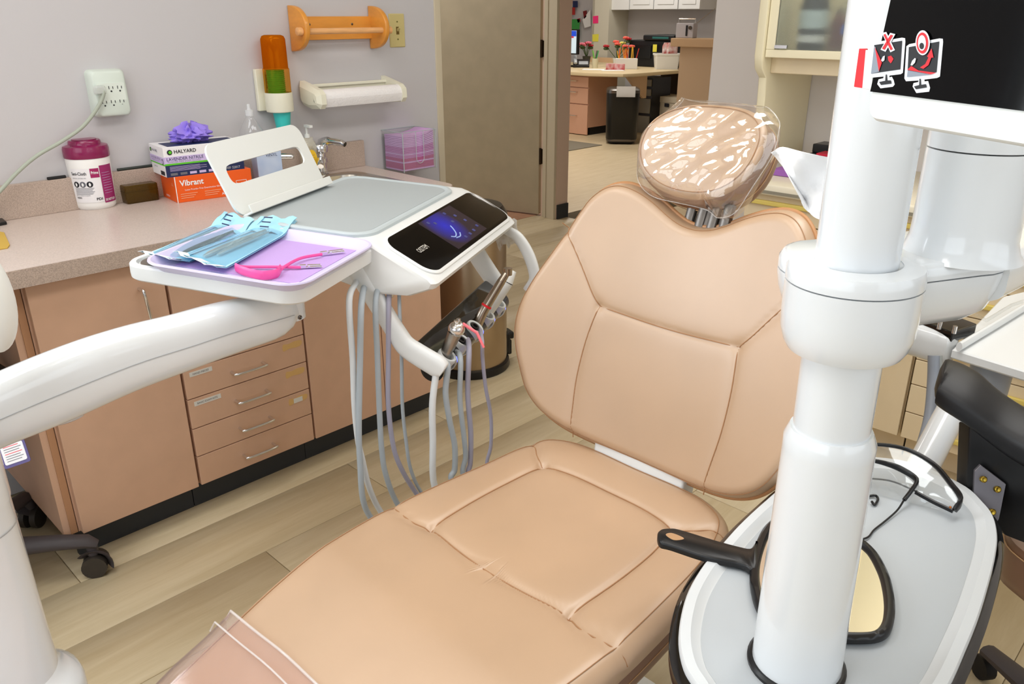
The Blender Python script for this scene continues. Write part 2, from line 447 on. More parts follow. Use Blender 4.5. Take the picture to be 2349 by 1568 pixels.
# door wall across the hall
XD = 4.20
structure('wall_hall', G().bx(XD, XD + .12, 3.65, 3.795, 0, CEIL).bx(XD, XD + .12, 3.795, 4.68, 2.06, CEIL).bx(XD, XD + .12, 4.68, 6.2, 0, CEIL), 'beige_paint', 'beige wall end beside the hinged door')
structure('baseboard_hall', G().bx(XD + .004, XD + .116, 3.637, 3.65, 0, .1), 'rubber_base', 'dark rubber baseboard on the wall end by the door')
d1 = thing('door_1', 'plain taupe door with dark hinges in the hall', None, (XD, 4.2, 0), kind='structure')
_da = RAD(15)
make('leaf', G().fr((XD - .012, 3.806, 0), (-math.sin(_da), math.cos(_da), 0), (math.cos(_da), math.sin(_da), 0)).bx(0, .86, 0, .04, .012, 2.04), 'door_paint', d1, bevel=.002)
g = G()
for y0, y1, dx in ((3.655, 3.715, .022), (3.715, 3.735, .014), (3.735, 3.752, .019), (3.752, 3.775, .009), (3.775, 3.79, -.005)):
    g.bx(XD - dx, XD + .02, y0, y1, 0, 2.07)
make('casing', g, 'casing_cream', d1, bevel=.0015)
for z in (.42, 1.12, 1.82):
    h = G().bx(XD - .006, XD + .004, 3.772, 3.822, z - .05, z + .05)
    h.cyl((XD - .008, 3.797, z - .055), (XD - .008, 3.797, z + .055), .008, 10)
    mat('bronze', '#3A2A1A', .4, .7)
    make('hinge', h, 'bronze', d1)
# reception shell far beyond the hall
structure('wall_reception', G().bx(9.8, 9.9, 1.80, 8.6, 0, CEIL), 'wall_paint', 'pale back wall of the reception desk')
structure('wall_reception_side', G().bx(4.32, 9.8, 8.5, 8.6, 0, CEIL), 'wall_paint', 'side wall of the reception area')
structure('wall_hall_side', G().bx(3.12, 9.8, 1.68, 1.80, 0, CEIL), 'wall_paint', 'hall wall running back to reception')
structure('wall_hall_left', G().bx(2.19, 4.2, 6.1, 6.2, 0, CEIL), 'wall_paint', 'wall closing the side hall')
structure('wall_hall_back', G().bx(2.07, 2.19, YW + .12, 6.2, 0, CEIL), 'wall_paint', 'wall of the side hall behind the counter wall')
LL = ['ceiling light panel near the foot of the dental chair', 'ceiling light panel above the dental chair seat', 'ceiling light panel above the counter wall', 'ceiling light panel before the cream cabinets', 'added unseen light panel brightening the taupe door',
      'added unseen light panel brightening the tan half wall', 'ceiling light panel in front of the reception desk', 'ceiling light panel above the reception desk']
for (x, y), lb in zip(PANELS + RPANELS, LL):
    c = thing('ceiling_light', lb, 'ceiling light', (x, y, 2.58), 'ceiling light panels')
    make('frame', G().fr((x, y, 0)).bx(-.62, .62, -.32, -.285, 2.578, 2.6).bx(-.62, .62, .285, .32, 2.578, 2.6).bx(-.62, -.585, -.285, .285, 2.578, 2.6).bx(.585, .62, -.285, .285, 2.578, 2.6), 'white_satin', c)
    make('diffuser', G().fr((x, y, 0)).bx(-.585, .585, -.285, .285, 2.588, 2.6), mat('diffuser', '#FFFFFF', .5), c)

# ------------------------------------------------------------------ counter wall: base cabinets
YF = 1.989     # cabinet door faces
YB = YF + .02
CT = .811      # worktop height
GAP = .0025
def pull(parent, p, q, out, name='handle'):
    """bow handle from p to q standing off along out"""
    p, q, out = A(*p), A(*q), A(*out)
    d = unit(q - p); n = unit(out); h = np.linalg.norm(out)
    pts = [p, p + n * h * .7, p + n * h + d * .008, q + n * h - d * .008, q + n * h * .7, q]
    return make(name, G().tube(spl(pts, 4), .0042, 10), 'chrome', parent)
def cabinet_body(c, x0, x1, top=.77):
    make('carcass', G().bx(x0, x1, YB, YW - .002, .1, top), 'laminate_peach', c)
    make('toe_kick', G().bx(x0, x1, YB + .05, YB + .065, 0, .1), 'rubber_base', c)
c1 = thing('base_cabinet', 'peach laminate base cabinet with one door at the knee space', 'cabinet', (.63, 2.2, 0), 'peach base cabinets')
make('side_panel', G().bx(.452, .468, YB, YW - .002, .1, .77), 'laminate_edge', c1)
make('side_panel', G().bx(.436, .452, YB + .004, YW - .002, .1, .77), 'laminate_peach', c1)
cabinet_body(c1, .47, .7875)
dd = make('door', G().bx(.474, .7865 - GAP, YF, YB, .1, .762), 'laminate_peach', c1, bevel=.0015)
pull(dd, PY(318, 662, YF) + A(.0, 0, 0), PY(338, 738, YF), (0, -.03, 0))
c2 = thing('drawer_cabinet', 'peach laminate drawer unit with chrome pulls', 'cabinet', (.98, 2.2, 0), 'peach base cabinets')
cabinet_body(c2, .79, 1.163)
lev = [.762, .453, .366, .277, .191, .1]
for i in range(5):
    z1, z0 = lev[i] - GAP / 2, lev[i + 1] + GAP / 2
    d = make('drawer', G().bx(.792, 1.161, YF, YB, z0, z1), 'laminate_peach', c2, bevel=.0015)
    zc = (z0 + z1) / 2 - .002
    pull(d, (.925, YF, zc), (1.02, YF, zc), (0, -.028, 0))
    if i in (1, 2):
        lb = make('label_strip', G().bx(.808, .872 if i == 1 else .885, YF - .0008, YF + .001, z1 - .022, z1 - .009), 'label_tape', d)
        text('lettering', 'HAND PIECES' if i == 1 else 'BASIC EXAM KITS', .0075, (.816, YF - .0009, z1 - .0155), (1, 0, 0), (0, 0, 1), 'grey_ink', d)
    if i in (1, 2, 3):
        g = G(); x = 1.09
        o = [(x + a, b) for a, b in spl([(0, .006), (.02, .009), (.045, .007), (.06, .011), (.061, .024), (.04, .027), (.018, .024), (.001, .026)], 4, True)]
        g.fr((0, YF - .0006, z1 - .038), (1, 0, 0), (0, 0, 1), (0, 1, 0)).prism(o, 0, .001)
        make('glue_mark', g, 'glue_stain', d)
    if i == 3: make('torn_tape', G().bx(1.105, 1.135, YF - .0012, YF, z1 - .03, z1 - .015), 'label_tape', d)
c3 = thing('base_cabinet', 'peach laminate base cabinet with two doors under the sink', 'cabinet', (1.43, 2.2, 0), 'peach base cabinets')
cabinet_body(c3, 1.165, 1.70, .645)
make('side_panel', G().bx(1.682, 1.70, YB, YW - .002, .645, .77), 'laminate_peach', c3)
make('side_panel', G().bx(1.165, 1.18, YB, YW - .002, .645, .77), 'laminate_peach', c3)
d = make('door', G().bx(1.168, 1.4415, YF, YB, .1, .762), 'laminate_peach', c3, bevel=.0015)
pull(d, (1.405, YF, .60), (1.405, YF, .50), (0, -.028, 0))
d = make('door', G().bx(1.4445, 1.698, YF, YB, .1, .762), 'laminate_peach', c3, bevel=.0015)
pull(d, (1.475, YF, .60), (1.475, YF, .50), (0, -.028, 0))
# worktop with a sink cut-out
SX0, SX1, SY0, SY1 = 1.27, 1.66, 2.09, 2.40
w = thing('worktop', 'pinkish beige laminate worktop with speckled front edge', 'worktop', (.6, 2.2, .77))
z0 = .77
YE = YF - .025
g = G().bx(-1.2, SX0, YE, YW, z0, CT).bx(SX0, SX1, YE, SY0, z0, CT).bx(SX0, SX1, SY1, YW, z0, CT)
o = [(SX1, YE)] + [(1.775 - .06 + .06 * math.sin(RAD(a)), YE + .06 - .06 * math.cos(RAD(a))) for a in range(0, 91, 10)] + [(1.785, YW), (SX1, YW)]
g.prism(o, z0, CT)
make('top', g, 'counter_laminate', w)
o2 = [(-1.2, YE - .002), (1.715, YE - .002)] + [(1.715 + .062 * math.sin(RAD(a)), YE + .06 - .062 * math.cos(RAD(a))) for a in range(10, 91, 10)] + [(1.789, YW - .002), (1.785, YW - .002)] + [(1.7145 + .0605 * math.sin(RAD(a)), YE + .06 - .0605 * math.cos(RAD(a))) for a in range(90, -1, -10)] + [(-1.2, YE)]
make('front_edge', G().prism(o2, z0 - .001, CT - .0006), 'counter_edge', w)
make('backsplash', G().bx(-1.2, 1.785, YW - .02, YW - .0005, CT, CT + .092), 'counter_edge', w, bevel=.0015)
# sink
s = thing('sink', 'stainless steel drop-in sink set in the worktop', 'sink', ((SX0 + SX1) / 2, (SY0 + SY1) / 2, .65))
cx, cy = (SX0 + SX1) / 2, (SY0 + SY1) / 2
ww, hh = SX1 - SX0, SY1 - SY0
g = G()
R = [[(p[0], p[1], z) for p in rrect(ww + e, hh + e, r, 6, cx, cy)] for e, z, r in ((.05, CT + .001, .06), (.045, CT + .005, .06), (.0, CT + .005, .05), (-.02, CT + .001, .05), (-.03, CT - .02, .05), (-.06, CT - .14, .06), (-.12, CT - .15, .05))]
g.loft(R, False, True)
make('basin', g, 'steel', s)
make('drain', G().fr((cx, cy, CT - .149)).lathe([(.03, 0), (.03, .003), (.022, .003), (.02, .001)], 20), 'dark_steel', s)
def faucet(loc, label, h, rz, k=1.0):
    f = thing('faucet', label, 'faucet', loc, 'taps at the sink')
    g = G().rot(loc, rz)
    g.lathe([(.026 * k, 0), (.026 * k, .006), (.018 * k, .012), (.016 * k, h * .35), (.022 * k, h * .36), (.022 * k, h * .48), (.016 * k, h * .5), (.016 * k, h * .62), (.026 * k, h * .66), (.028 * k, h * .8), (.024 * k, h * .88), (.012 * k, h * .93)], 20)
    make('body', g, 'chrome', f)
    g = G().rot(loc, rz).tube(spl([(0, 0, h * .44), (0, -.05 * k, h * .5), (0, -.11 * k, h * .46), (0, -.125 * k, h * .4)], 5), [.012 * k] * 11 + [.011 * k] * 5, 12)
    make('spout', g, 'chrome', f)
    g = G().rot(loc, rz).tube(spl([(0, .01, h * .9), (.03 * k, -.02, h * .98), (.075 * k, -.05, h * .96), (.09 * k, -.06, h * .92)], 4), [.016 * k] * 5 + [.012 * k] * 5 + [.009 * k] * 3, 10, ry=[.01 * k] * 13)
    make('lever', g, 'chrome', f)
    return f
faucet((1.575, 2.455, CT), 'chrome lever faucet beside the backsplash end', .118, RAD(-35), .95)
faucet((1.36, 2.455, CT), 'small chrome faucet seen through the stand slot', .085, RAD(20), .8)
# ------------------------------------------------------------------ things on the counter wall
# wooden towel rack
t = thing('towel_rack', 'varnished wooden paper towel rack without a roll on the wall', 'towel rack', (1.72, 2.45, 1.2))
rz = PY(700, 65, YW)[2]
xa, xb = PY(668, 65, YW)[0], PY(850, 65, YW)[0]
make('back_board', G().bx(xa, xb, YW - .016, YW - .001, rz - .037, rz + .037), 'wood', t, bevel=.002)
def dshape(r, d): return [(0, r)] + [(d * math.cos(RAD(a)) ** .8, r * math.sin(RAD(a))) for a in range(80, -81, -10)] + [(0, -r)]
for x in (xa, xb):
    g = G().fr((x - .009, YW - .001, rz), (0, -1, 0), (0, 0, 1), (1, 0, 0)).prism(dshape(.071, .100), 0, .018, .004)
    make('end_plate', g, 'wood', t)
make('dowel', G().cyl((xa - .01, YW - .078, rz - .008), (xb + .01, YW - .078, rz - .008), .0095, 14), 'wood_dowel', t)
for x0, x1 in ((xa - .03, xa - .008), (xb + .008, xb + .032)):
    make('dowel_knob', G().fr((x0, YW - .078, rz - .008), (0, 1, 0), (0, 0, 1), (1, 0, 0)).lathe([(.006, 0), (.0125, .003), (.0135, .012), (.0125, .02), (.006, x1 - x0)], 16), 'wood_dowel', t)
for x in (xa + .06, xb - .09):
    make('screw', G().fr((x, YW - .0165, rz + .012), (1, 0, 0), (0, 0, 1), (0, -1, 0)).lathe([(.004, 0), (.004, .001), (.001, .002)], 8), 'dark_steel', t)
# light switch
t = thing('light_switch', 'ivory toggle light switch plate beside the wooden rack', 'switch', (2.0, YW - .004, 1.2))
sx, sz = PY(910, 70, YW)[0], PY(910, 70, YW)[2]
make('plate', G().fr((sx, YW, sz), (1, 0, 0), (0, 0, 1), (0, -1, 0)).slab(rrect(.07, .115, .003, 2), [(0, 0), (0, .002), (.003, .005)]), 'ivory', t)
make('toggle_frame', G().bx(sx - .006, sx + .006, YW - .0065, YW - .004, sz - .013, sz + .013), mat('ivory_dark', '#6A5420', .5), t)
make('toggle', G().fr((sx, YW - .005, sz), (1, 0, 0), (0, .0, 1), (0, -1, 0)).loft([[(-.004, -.004, 0), (.004, -.004, 0), (.004, .006, 0), (-.004, .006, 0)], [(-.003, .007, .014), (.003, .007, .014), (.003, .012, .013), (-.003, .012, .013)]]), 'ivory', t)
for z in (-.03, .03): make('screw', G().fr((sx, YW - .005, sz + z), (1, 0, 0), (0, 0, 1), (0, -1, 0)).lathe([(.003, 0), (.003, .0006), (.001, .001)], 8), mat('brass_dark', '#6B6226', .5), t)
# white paper towel holder
t = thing('towel_holder', 'off-white plastic towel holder with a thin paper roll', 'towel holder', (1.77, 2.45, 1.03))
x0, x1 = PY(690, 200, YW)[0] + .01, PY(878, 200, YW)[0]
zt = PY(700, 190, YW)[2]
make('back_bar', G().bx(x0, x1, YW - .022, YW - .001, zt - .052, zt - .006), 'cream_plastic', t, bevel=.004)
make('top_rail', G().bx(x0, x1, YW - .03, YW - .02, zt - .014, zt - .004), 'cream_plastic', t, bevel=.002)
for i, x in enumerate((x0, x1)):
    o = [(0, .008), (.055, -.004), (.105, -.016), (.122, -.03), (.124, -.062), (.112, -.077), (.06, -.08), (.01, -.07), (0, -.05)]
    s = 1 if i else -1
    g = G().fr((x, YW - .001, zt), (0, -1, 0), (0, 0, 1), (s, 0, 0)).slab(o, [(0, -.006), (0, .012), (.014, .024), (.026, .026)])
    make('end_cap', g, 'cream_plastic', t, smooth=20)
mat('quilted_paper', '#F1EEEE', .9, bump=(160, .5, .003))
make('paper_roll', G().cyl((x0 - .004, YW - .092, zt - .045), (x1 + .004, YW - .092, zt - .045), .028, 24), 'quilted_paper', t)
make('paper_flap', G().sheet([[(x0 + .004 + (x1 - x0 - .008) * k / 6, YW - .120 + .002 * j * j, zt - .045 - .014 * j) for k in range(7)] for j in range(3)], .0006), 'quilted_paper', t)
# cup dispenser
t = thing('cup_dispenser', 'amber tube cup dispenser on the wall with green cups inside', 'cup dispenser', (1.47, 2.46, 1.05))
pc = PY(640, 235, YW - .05)
cx, cy = pc[0], YW - .052
def zcup(y): return PY(632, y, YW - .05)[2]
zt, zm, zb, zl, zq = zcup(80), zcup(158), zcup(212), zcup(258), zcup(290)
make('back_plate', G().bx(cx - .055, cx - .02, YW - .018, YW - .001, zl + .004, zm), 'cream_plastic', t, bevel=.003)
make('back_plate', G().bx(cx - .045, cx + .045, YW - .014, YW - .001, zl + .004, zb + .01), 'cream_plastic', t, bevel=.003)
make('lower_tube', G().fr((cx, cy, 0)).lathe([(.042, zb - .01), (.042, zm)], 32, c0=False, c1=False), film('amber_clear', '#E8A030', .05, .08, '#FFE0A0'), t)
g = G().fr((cx, cy, 0)).lathe([(.042, zm), (.0395, zm + .003), (.0385, zt - .012), (.034, zt - .003), (.026, zt), (.001, zt)], 32, c0=False, c1=False)
make('tube', g, film('amber_film', '#D9860E', .16, .08, '#F4B050'), t)
make('collar', G().fr((cx, cy, 0)).lathe([(.032, zl), (.043, zl + .003), (.0445, zl + .01), (.0445, zb), (.0415, zb), (.0405, zl + .012)], 32, c0=True, c1=False), 'cream_plastic', t)
n = 13
for k in range(n):
    zz = zb - .012 + k * .0062
    make('paper_cup', G().fr((cx - .004, cy, zz)).lathe([(.026, 0), (.0285, .005), (.030, .0055), (.0285, .007)], 20), 'green_cup', t)
make('lower_cup', G().fr((cx + .004, cy - .002, 0)).lathe([(.022, zq - .012), (.029, zl + .004), (.0275, zl + .004), (.0205, zq - .010)], 24, c1=False), 'teal_cup', t)
# surge outlet with cord
t = thing('wall_outlet', 'mint white six-socket surge outlet plugged into the wall', 'outlet', (.925, YW - .02, 1.05))
oc = PY(249, 213, YW - .02); ow, oh = .1, .128
g = G().fr((oc[0], YW, oc[2]), (1, 0, 0), (0, 0, 1), (0, -1, 0))
g.loft([[(p[0] * a, p[1] * b, h + (0 if p[1] > .02 else .006 * (h > .02))) for p in rrect(ow, oh, .014, 5)] for a, b, h in ((1, 1, 0), (1.0, 1.0, .022), (.9, .93, .036), (.82, .86, .039))])
make('housing', g, 'mint_plastic', t)
make('socket_panel', G().fr((oc[0], YW - .0405, oc[2] - .008), (1, 0, 0), (0, 0, 1), (0, -1, 0)).prism(rrect(.076, .072, .003, 2), 0, .003), mat('mint_light', '#DDE5DC', .45), t)
for r, zz in ((0, .012), (1, -.026)):
    for c in range(3):
        x = oc[0] - .024 + .024 * c
        if r == 0 and c == 0: continue
        g = G().bx(x - .0062, x - .0045, YW - .0442, YW - .043, oc[2] + zz, oc[2] + zz + .008).bx(x + .0045, x + .0062, YW - .0442, YW - .043, oc[2] + zz, oc[2] + zz + .007)
        g.fr((x, YW - .043, oc[2] + zz - .006), (1, 0, 0), (0, 0, 1), (0, -1, 0)).lathe([(.0024, 0), (.0024, .0012)], 10)
        make('socket', g, 'black_ink', t)
make('indicator', G().bx(oc[0] - .005, oc[0] + .011, YW - .0375, YW - .034, oc[2] + .05, oc[2] + .056), 'red_ink', t)
t2 = thing('power_cord', 'grey power cord hanging from the wall outlet', 'cord', (.7, YW - .03, .9))
pp = [PY(228, 206, YW - .055), PY(238, 212, YW - .06), PY(226, 243, YW - .055), PY(190, 290, YW - .05), PY(140, 325, YW - .05), PY(85, 357, YW - .05), PY(40, 395, YW - .05), PY(0, 438, YW - .05), PY(-60, 500, YW - .06)]
make('cable', G().tube(spl(pp, 6), .0052, 10), 'cord_grey', t2)
make('plug', G().fr(PY(233, 206, YW - .048), (1, 0, 0), (0, 0, 1), (0, -1, 0)).slab(rrect(.03, .024, .006, 3, -.006, 0), [(0, -.004), (0, .008), (.004, .016)]), film('clear_plug', '#E8ECE8', .5, .2), t2)
# napkin holder
t = thing('napkin_box', 'clear acrylic box of lilac napkins on the wall end', 'napkin holder', (2.0, 2.43, .76))
yb, yf = YW - .002, YW - .128
x1 = PY(1001, 340, yf)[0]
x0 = PY(925, 350, yf)[0]
z0, z1 = PY(925, 397, yf)[2], PY(917, 306, yf)[2]
th = .003
make('left_pane', G().bx(x0, x0 + th, yf, yb, z0, z1), 'acrylic', t)
make('right_pane', G().bx(x1 - th, x1, yf, yb, z0, z1), 'acrylic', t)
make('back_pane', G().bx(x0 + th, x1 - th, yb - th, yb, z0, z1), 'acrylic', t)
make('bottom_pane', G().bx(x0 + th, x1 - th, yf + th, yb - th, z0, z0 + th), 'acrylic', t)
xm = (x0 + x1) / 2
make('front_pane', G().bx(x0 + th, xm - .018, yf, yf + th, z0, z1).bx(xm + .018, x1 - th, yf, yf + th, z0, z1).bx(xm - .018, xm + .018, yf, yf + th, z0, z0 + .03), 'acrylic', t)
mat('acrylic_edge', '#B9C4C6', .2)
g = G()
for x in (x0 + .0015, x1 - .0015): g.cyl((x, yf + .0015, z0), (x, yf + .0015, z1), .0018, 6)
g.tube([(xm - .018, yf, z1)] + [(xm - .018 * math.cos(RAD(a)), yf, z0 + .045 - .018 * math.sin(RAD(a))) for a in range(0, 181, 20)] + [(xm + .018, yf, z1)], .0012, 6)
g.tube([(x0, yb, z1), (x0, yf, z1), (x1, yf, z1), (x1, yb, z1), (x0, yb, z1)], .0012, 6)
make('pane_edges', g, 'acrylic_edge', t)
nh = (z1 - z0) * .84
for i in range(22):
    za = z0 + .004 + nh * i / 22; hh = nh / 22 * .92
    m = ('napkin_rose', 'napkin', 'napkin_pale')[min(2, i // 8)] if i % 5 else 'napkin_pale'
    wav = .010 * (i / 22) ** 2
    rows = []
    for j in range(5):
        y = yf + .008 + (yb - yf - .018) * j / 4
        rows.append([(x0 + .006 + (x1 - x0 - .012 - random.random() * .003) * k / 8, y, za + hh + wav * (1.6 * (k / 8) ** 3 + .5 * (1 - k / 8) ** 2) * 1.4 * (1 if j < 4 else .9)) for k in range(9)])
    make('napkin', G().sheet(rows, hh), m, t)

# ------------------------------------------------------------------ things standing on the worktop
ZC = CT + .0005
def onc(x, y): return PZ(x, y, CT)
# wipes tub
b = PZ(226, 480, CT); tc = A(b[0] + .012, b[1] + .045, CT)
R0, H0 = .054, .15
t = thing('wipes_tub', 'white disinfectant wipes tub with a magenta lid', 'wipes tub', tc)
g = G().fr(tc).lathe([(R0 * .9, 0), (R0 * .99, .006), (R0, .014), (R0 * 1.05, H0 * .6), (R0 * 1.08, H0 - .005), (R0 * 1.04, H0)], 40)
make('tub', g, mat('tub_white', '#F1EFEC', .35), t)
ld = make('lid', G().fr(tc + A(0, 0, H0)).lathe([(R0 * 1.1, -.006), (R0 * 1.12, -.003), (R0 * 1.12, .018), (R0 * 1.08, .026), (R0 * .8, .03), (R0 * .78, .038), (R0 * .74, .041), (R0 * .2, .041)], 40), 'magenta', t)
make('lid_flap', G().fr(tc + A(0, 0, H0 + .0405)).lathe([(R0 * .6, 0), (R0 * .6, .003), (R0 * .5, .004)], 28), 'magenta', ld)
toc = math.atan2(-tc[1], -tc[0])
def tubwarp(c0, zc, lift=.0006):
    def f(x, y):
        z = zc + y; r = R0 * (1 + .08 * z / H0) + lift
        a = toc + c0 + x / r
        return tc + A(r * math.cos(a), r * math.sin(a), z)
    return f
def patch(parent, name, a0, a1, z0, z1, m, lift=.0005, n=14):
    f = tubwarp(0, 0, lift); rr = R0 * 1.05
    rows = [[f((a0 + (a1 - a0) * k / n) * rr, z0 + (z1 - z0) * j / 4) for k in range(n + 1)] for j in range(5)]
    return make(name, G().sheet(rows), m, parent)
lb = patch(t, 'label', -1.05, .42, .022, .118, 'card_white')
patch(t, 'label_band', .44, 1.25, .018, .124, mat('magenta_print', '#9C2A68', .5))
patch(t, 'brand_block', -.02, .40, .092, .118, mat('magenta_print2', '#A3205F', .5), .0009)
for s, x, z, sz, m, bd, ft in (('Sani-Cloth', -.95, .104, .0125, 'black_ink', .012, .044), ('Prime', .02, .106, .0115, 'white_ink', .02, .019), ('GERMICIDAL DISPOSABLE WIPE', -.93, .0915, .0040, 'grey_ink', 0, .04), ('PDI', .06, .031, .010, 'black_ink', .02, .016),
                               ('WARNING:', -.90, .036, .006, 'black_ink', .02, .016), ('KEEP OUT OF REACH OF CHILDREN', -.90, .0425, .0042, 'grey_ink', 0, .04), ('DO NOT FLUSH', .50, .026, .0095, 'white_ink', .02, .034)):
    text('lettering', s, sz, None, None, None, m, t, bold=bd, warp=tubwarp(x, z, .0014), fit=ft)
for k in range(3):
    f = tubwarp(-.78 + .33 * k, .074, .0010)
    g = G().add([f(*p) for p in circ(.0085, 20)], [tuple(range(20))])
    make('label_icon', g, 'black_ink' if k != 1 else 'grey_ink', t)
    f = tubwarp(-.78 + .33 * k, .074, .0016)
    make('label_icon', G().add([f(*p) for p in [(-.002, -.005), (.002, -.005), (.0035, .001), (0, .0055), (-.003, .002)]], [(0, 1, 2, 3, 4)]), 'white_ink', t)
for k in range(6): patch(t, 'text_line', -.90, -.05 + .05 * (k % 3), .046 + k * .0033, .0472 + k * .0033, 'grey_ink', .001, 6)
for k in range(9): patch(t, 'text_line', .52, 1.0 + .06 * (k % 2), .045 + k * .0072, .0458 + k * .0072, 'lavender', .001, 6)
# smoked brown box
b0 = onc(285, 471); b1 = onc(376, 458)
bx0, by0 = b0[0] + .008, b0[1]
t = thing('smoked_box', 'smoky brown translucent box between the tub and the gloves', 'box', (bx0 + .05, by0 + .04, CT))
o = rrect(.098, .07, .008, 4)
make('shell', G().fr((bx0 + .052, by0 + .036, CT)).slab(o, [(.003, 0), (.001, .003), (0, .026), (0, .0262), (0, .05), (.003, .053)]), 'smoke_brown', t)
make('seam', G().fr((bx0 + .052, by0 + .036, CT)).prism(rrect(.0995, .0715, .008, 4), .034, .0352), 'smoke_brown', t)
# glove boxes
def carton(name, label, c, w, d, h, z, rz, m, **k):
    t = thing(name, label, 'glove box', (c[0], c[1], z), 'stacked glove boxes')
    return t, G().rot((c[0], c[1], z), rz)
GR = RAD(-6)
gc = onc(408, 466)
cu, sv = A(math.cos(GR), math.sin(GR), 0), A(-math.sin(GR), math.cos(GR), 0)
GW, GD, GH = .235, .125, .077
cen = A(gc[0], gc[1], 0) + cu * GW / 2 + sv * GD / 2
t, g = carton('glove_box', 'orange cardboard glove box under the lavender one', cen, GW, GD, GH, CT, GR, 'orange_card')
make('carton', g.bx(-GW / 2, GW / 2, -GD / 2, GD / 2, 0, GH), 'orange_card', t, bevel=.0015)
OF = A(gc[0], gc[1], CT) - sv * .0006       # lower front corner
Z1 = A(0, 0, 1)
for s, x, z, sz, m, bd in (('Vibrant', .014, .056, .0235, 'white_ink', .025), ('Latex Powder Free Examination Gloves', .026, .036, .0072, 'white_ink', 0), ('AURELIA', .135, .011, .0105, 'white_ink', .015)):
    text('lettering', s, sz, OF + cu * x + Z1 * z, cu, Z1, m, t, bold=bd)
make('edge_stripe', G().fr(OF, cu, Z1, -sv).bx(.0, .0022, 0, GH, -.0003, .0006), 'white_ink', t)
for k in range(3):
    for x in (.012, .084): make('text_line', G().fr(OF, cu, Z1, -sv).bx(x, x + .05 - .006 * k, .024 - k * .006, .0255 - k * .006, 0, .0006), mat('peach_ink', '#F8B890', .6), t)
text('lettering', 'XL', .026, OF + cu * .200 + Z1 * .027, cu, Z1, 'white_ink', t, align='CENTER', bold=.02)
g = G().fr(OF, cu, Z1, -sv)
for a in ((.183, .217, .044, .0452), (.183, .217, .010, .0112), (.183, .1842, .010, .0452), (.2158, .217, .010, .0452)): g.bx(*a, 0, .0006)
make('size_frame', g, 'white_ink', t)
OS = A(gc[0], gc[1], CT) - cu * .0006
text('lettering', 'XL', .013, OS + sv * .02 + Z1 * .052, -sv, Z1, mat('peach_ink', '#F8B890', .6), t, align='CENTER')
text('lettering', 'AURELIA', .0085, OS + sv * .075 + Z1 * .012, -sv, Z1, 'white_ink', t, align='CENTER')
# lavender box on top
c2 = cen - cu * .018 + sv * .004; LH = .086
t, g = carton('glove_box', 'white and navy lavender nitrile glove box on top of the stack', c2, GW, GD, LH, CT + GH, GR, 'card_white')
make('carton', g.bx(-GW / 2, GW / 2, -GD / 2, GD / 2, 0, LH), 'card_white', t, bevel=.0012)
OF = A(c2[0], c2[1], CT + GH) - cu * GW / 2 - sv * (GD / 2 + .0006)
OS = OF - cu * .0006 + sv * .0006
for nm, m, a, b in (('navy_band', 'navy', .0, .034), ('lime_band', 'lime', .034, .039), ('lavender_band', 'lavender', .039, .058)):
    make(nm, G().fr(OF, cu, Z1, -sv).bx(0, GW, a, b, -.0003, .0006), m, t)
for nm, m, a, b in (('lavender_band', 'lavender', .037, .056), ('lime_band', 'lime', .033, .037)):
    make(nm, G().fr(OS, sv, Z1, -cu).bx(0, GD, a, b, -.0003, .0006), m, t)
make('top_panel', G().rot((c2[0], c2[1], CT + GH + LH), GR).bx(-.1, .11, -.055, .03, 0, .0006), 'navy', t)
for s, x, z, sz, m, bd in (('HALYARD', .030, .071, .0145, 'black_ink', .012), ('LAVENDER NITRILE', .006, .0505, .0125, 'navy', .012), ('POWDER-FREE EXAM GLOVES', .008, .0425, .0072, 'grey_ink', 0), ('250', .150, .008, .010, 'white_ink', .01), ('REF 52817', .178, .008, .010, 'white_ink', .01)):
    text('lettering', s, sz, OF + cu * x + Z1 * z, cu, Z1, m, t, bold=bd)
for k in range(5):
    make('text_line', G().fr(OF, cu, Z1, -sv).bx(.012, .10 + .02 * (k % 2), .0288 - k * .003, .0297 - k * .003, 0, .0009), 'lavender', t)
for k in range(5):
    make('icon', G().fr(OF, cu, Z1, -sv).bx(.012 + .028 * k, .032 + .028 * k, .004, .011, 0, .0009), 'grey_ink' if k < 2 else 'lavender', t)
def disc(O, U, V, r, m, parent, name='logo_disc', n=20, lift=.0008):
    U = unit(U); V = unit(V); N = np.cross(U, V)
    return make(name, G().add([A(*O) + U * p[0] + V * p[1] + N * lift for p in circ(r, n)], [tuple(range(n))]), m, parent)
disc(OF + cu * .018 + Z1 * .071, cu, Z1, .0075, 'black_ink', t)
disc(OF + cu * .019 + Z1 * .071, cu, Z1, .0045, 'lime', t, lift=.0012)
disc(OS + sv * .11 + Z1 * .071, -sv, Z1, .006, 'black_ink', t); disc(OS + sv * .109 + Z1 * .071, -sv, Z1, .0035, 'lime', t, lift=.0012)
disc(OS + sv * .014 + Z1 * .044, -sv, Z1, .008, 'black_ink', t); disc(OS + sv * .014 + Z1 * .044, -sv, Z1, .0055, 'lavender', t, lift=.0012)
for s, y, z, sz in (('HALYARD', .098, .071, .0105), ('LAVENDER NITRILE', .116, .049, .010), ('POWDER-FREE EXAM GLOVES', .114, .042, .005), ('CONT: 250', .098, .024, .006)):
    text('lettering', s, sz, OS + sv * y + Z1 * z, -sv, Z1, 'navy', t)
g = G().fr(OS, -sv, Z1, -cu)
for k in range(14): g.bx(-.045 + k * .0025, -.0445 + k * .0025 + (k * 7 % 3) * .0005, .004, .016, 0, .0005)
make('barcode', g, 'black_ink', t)
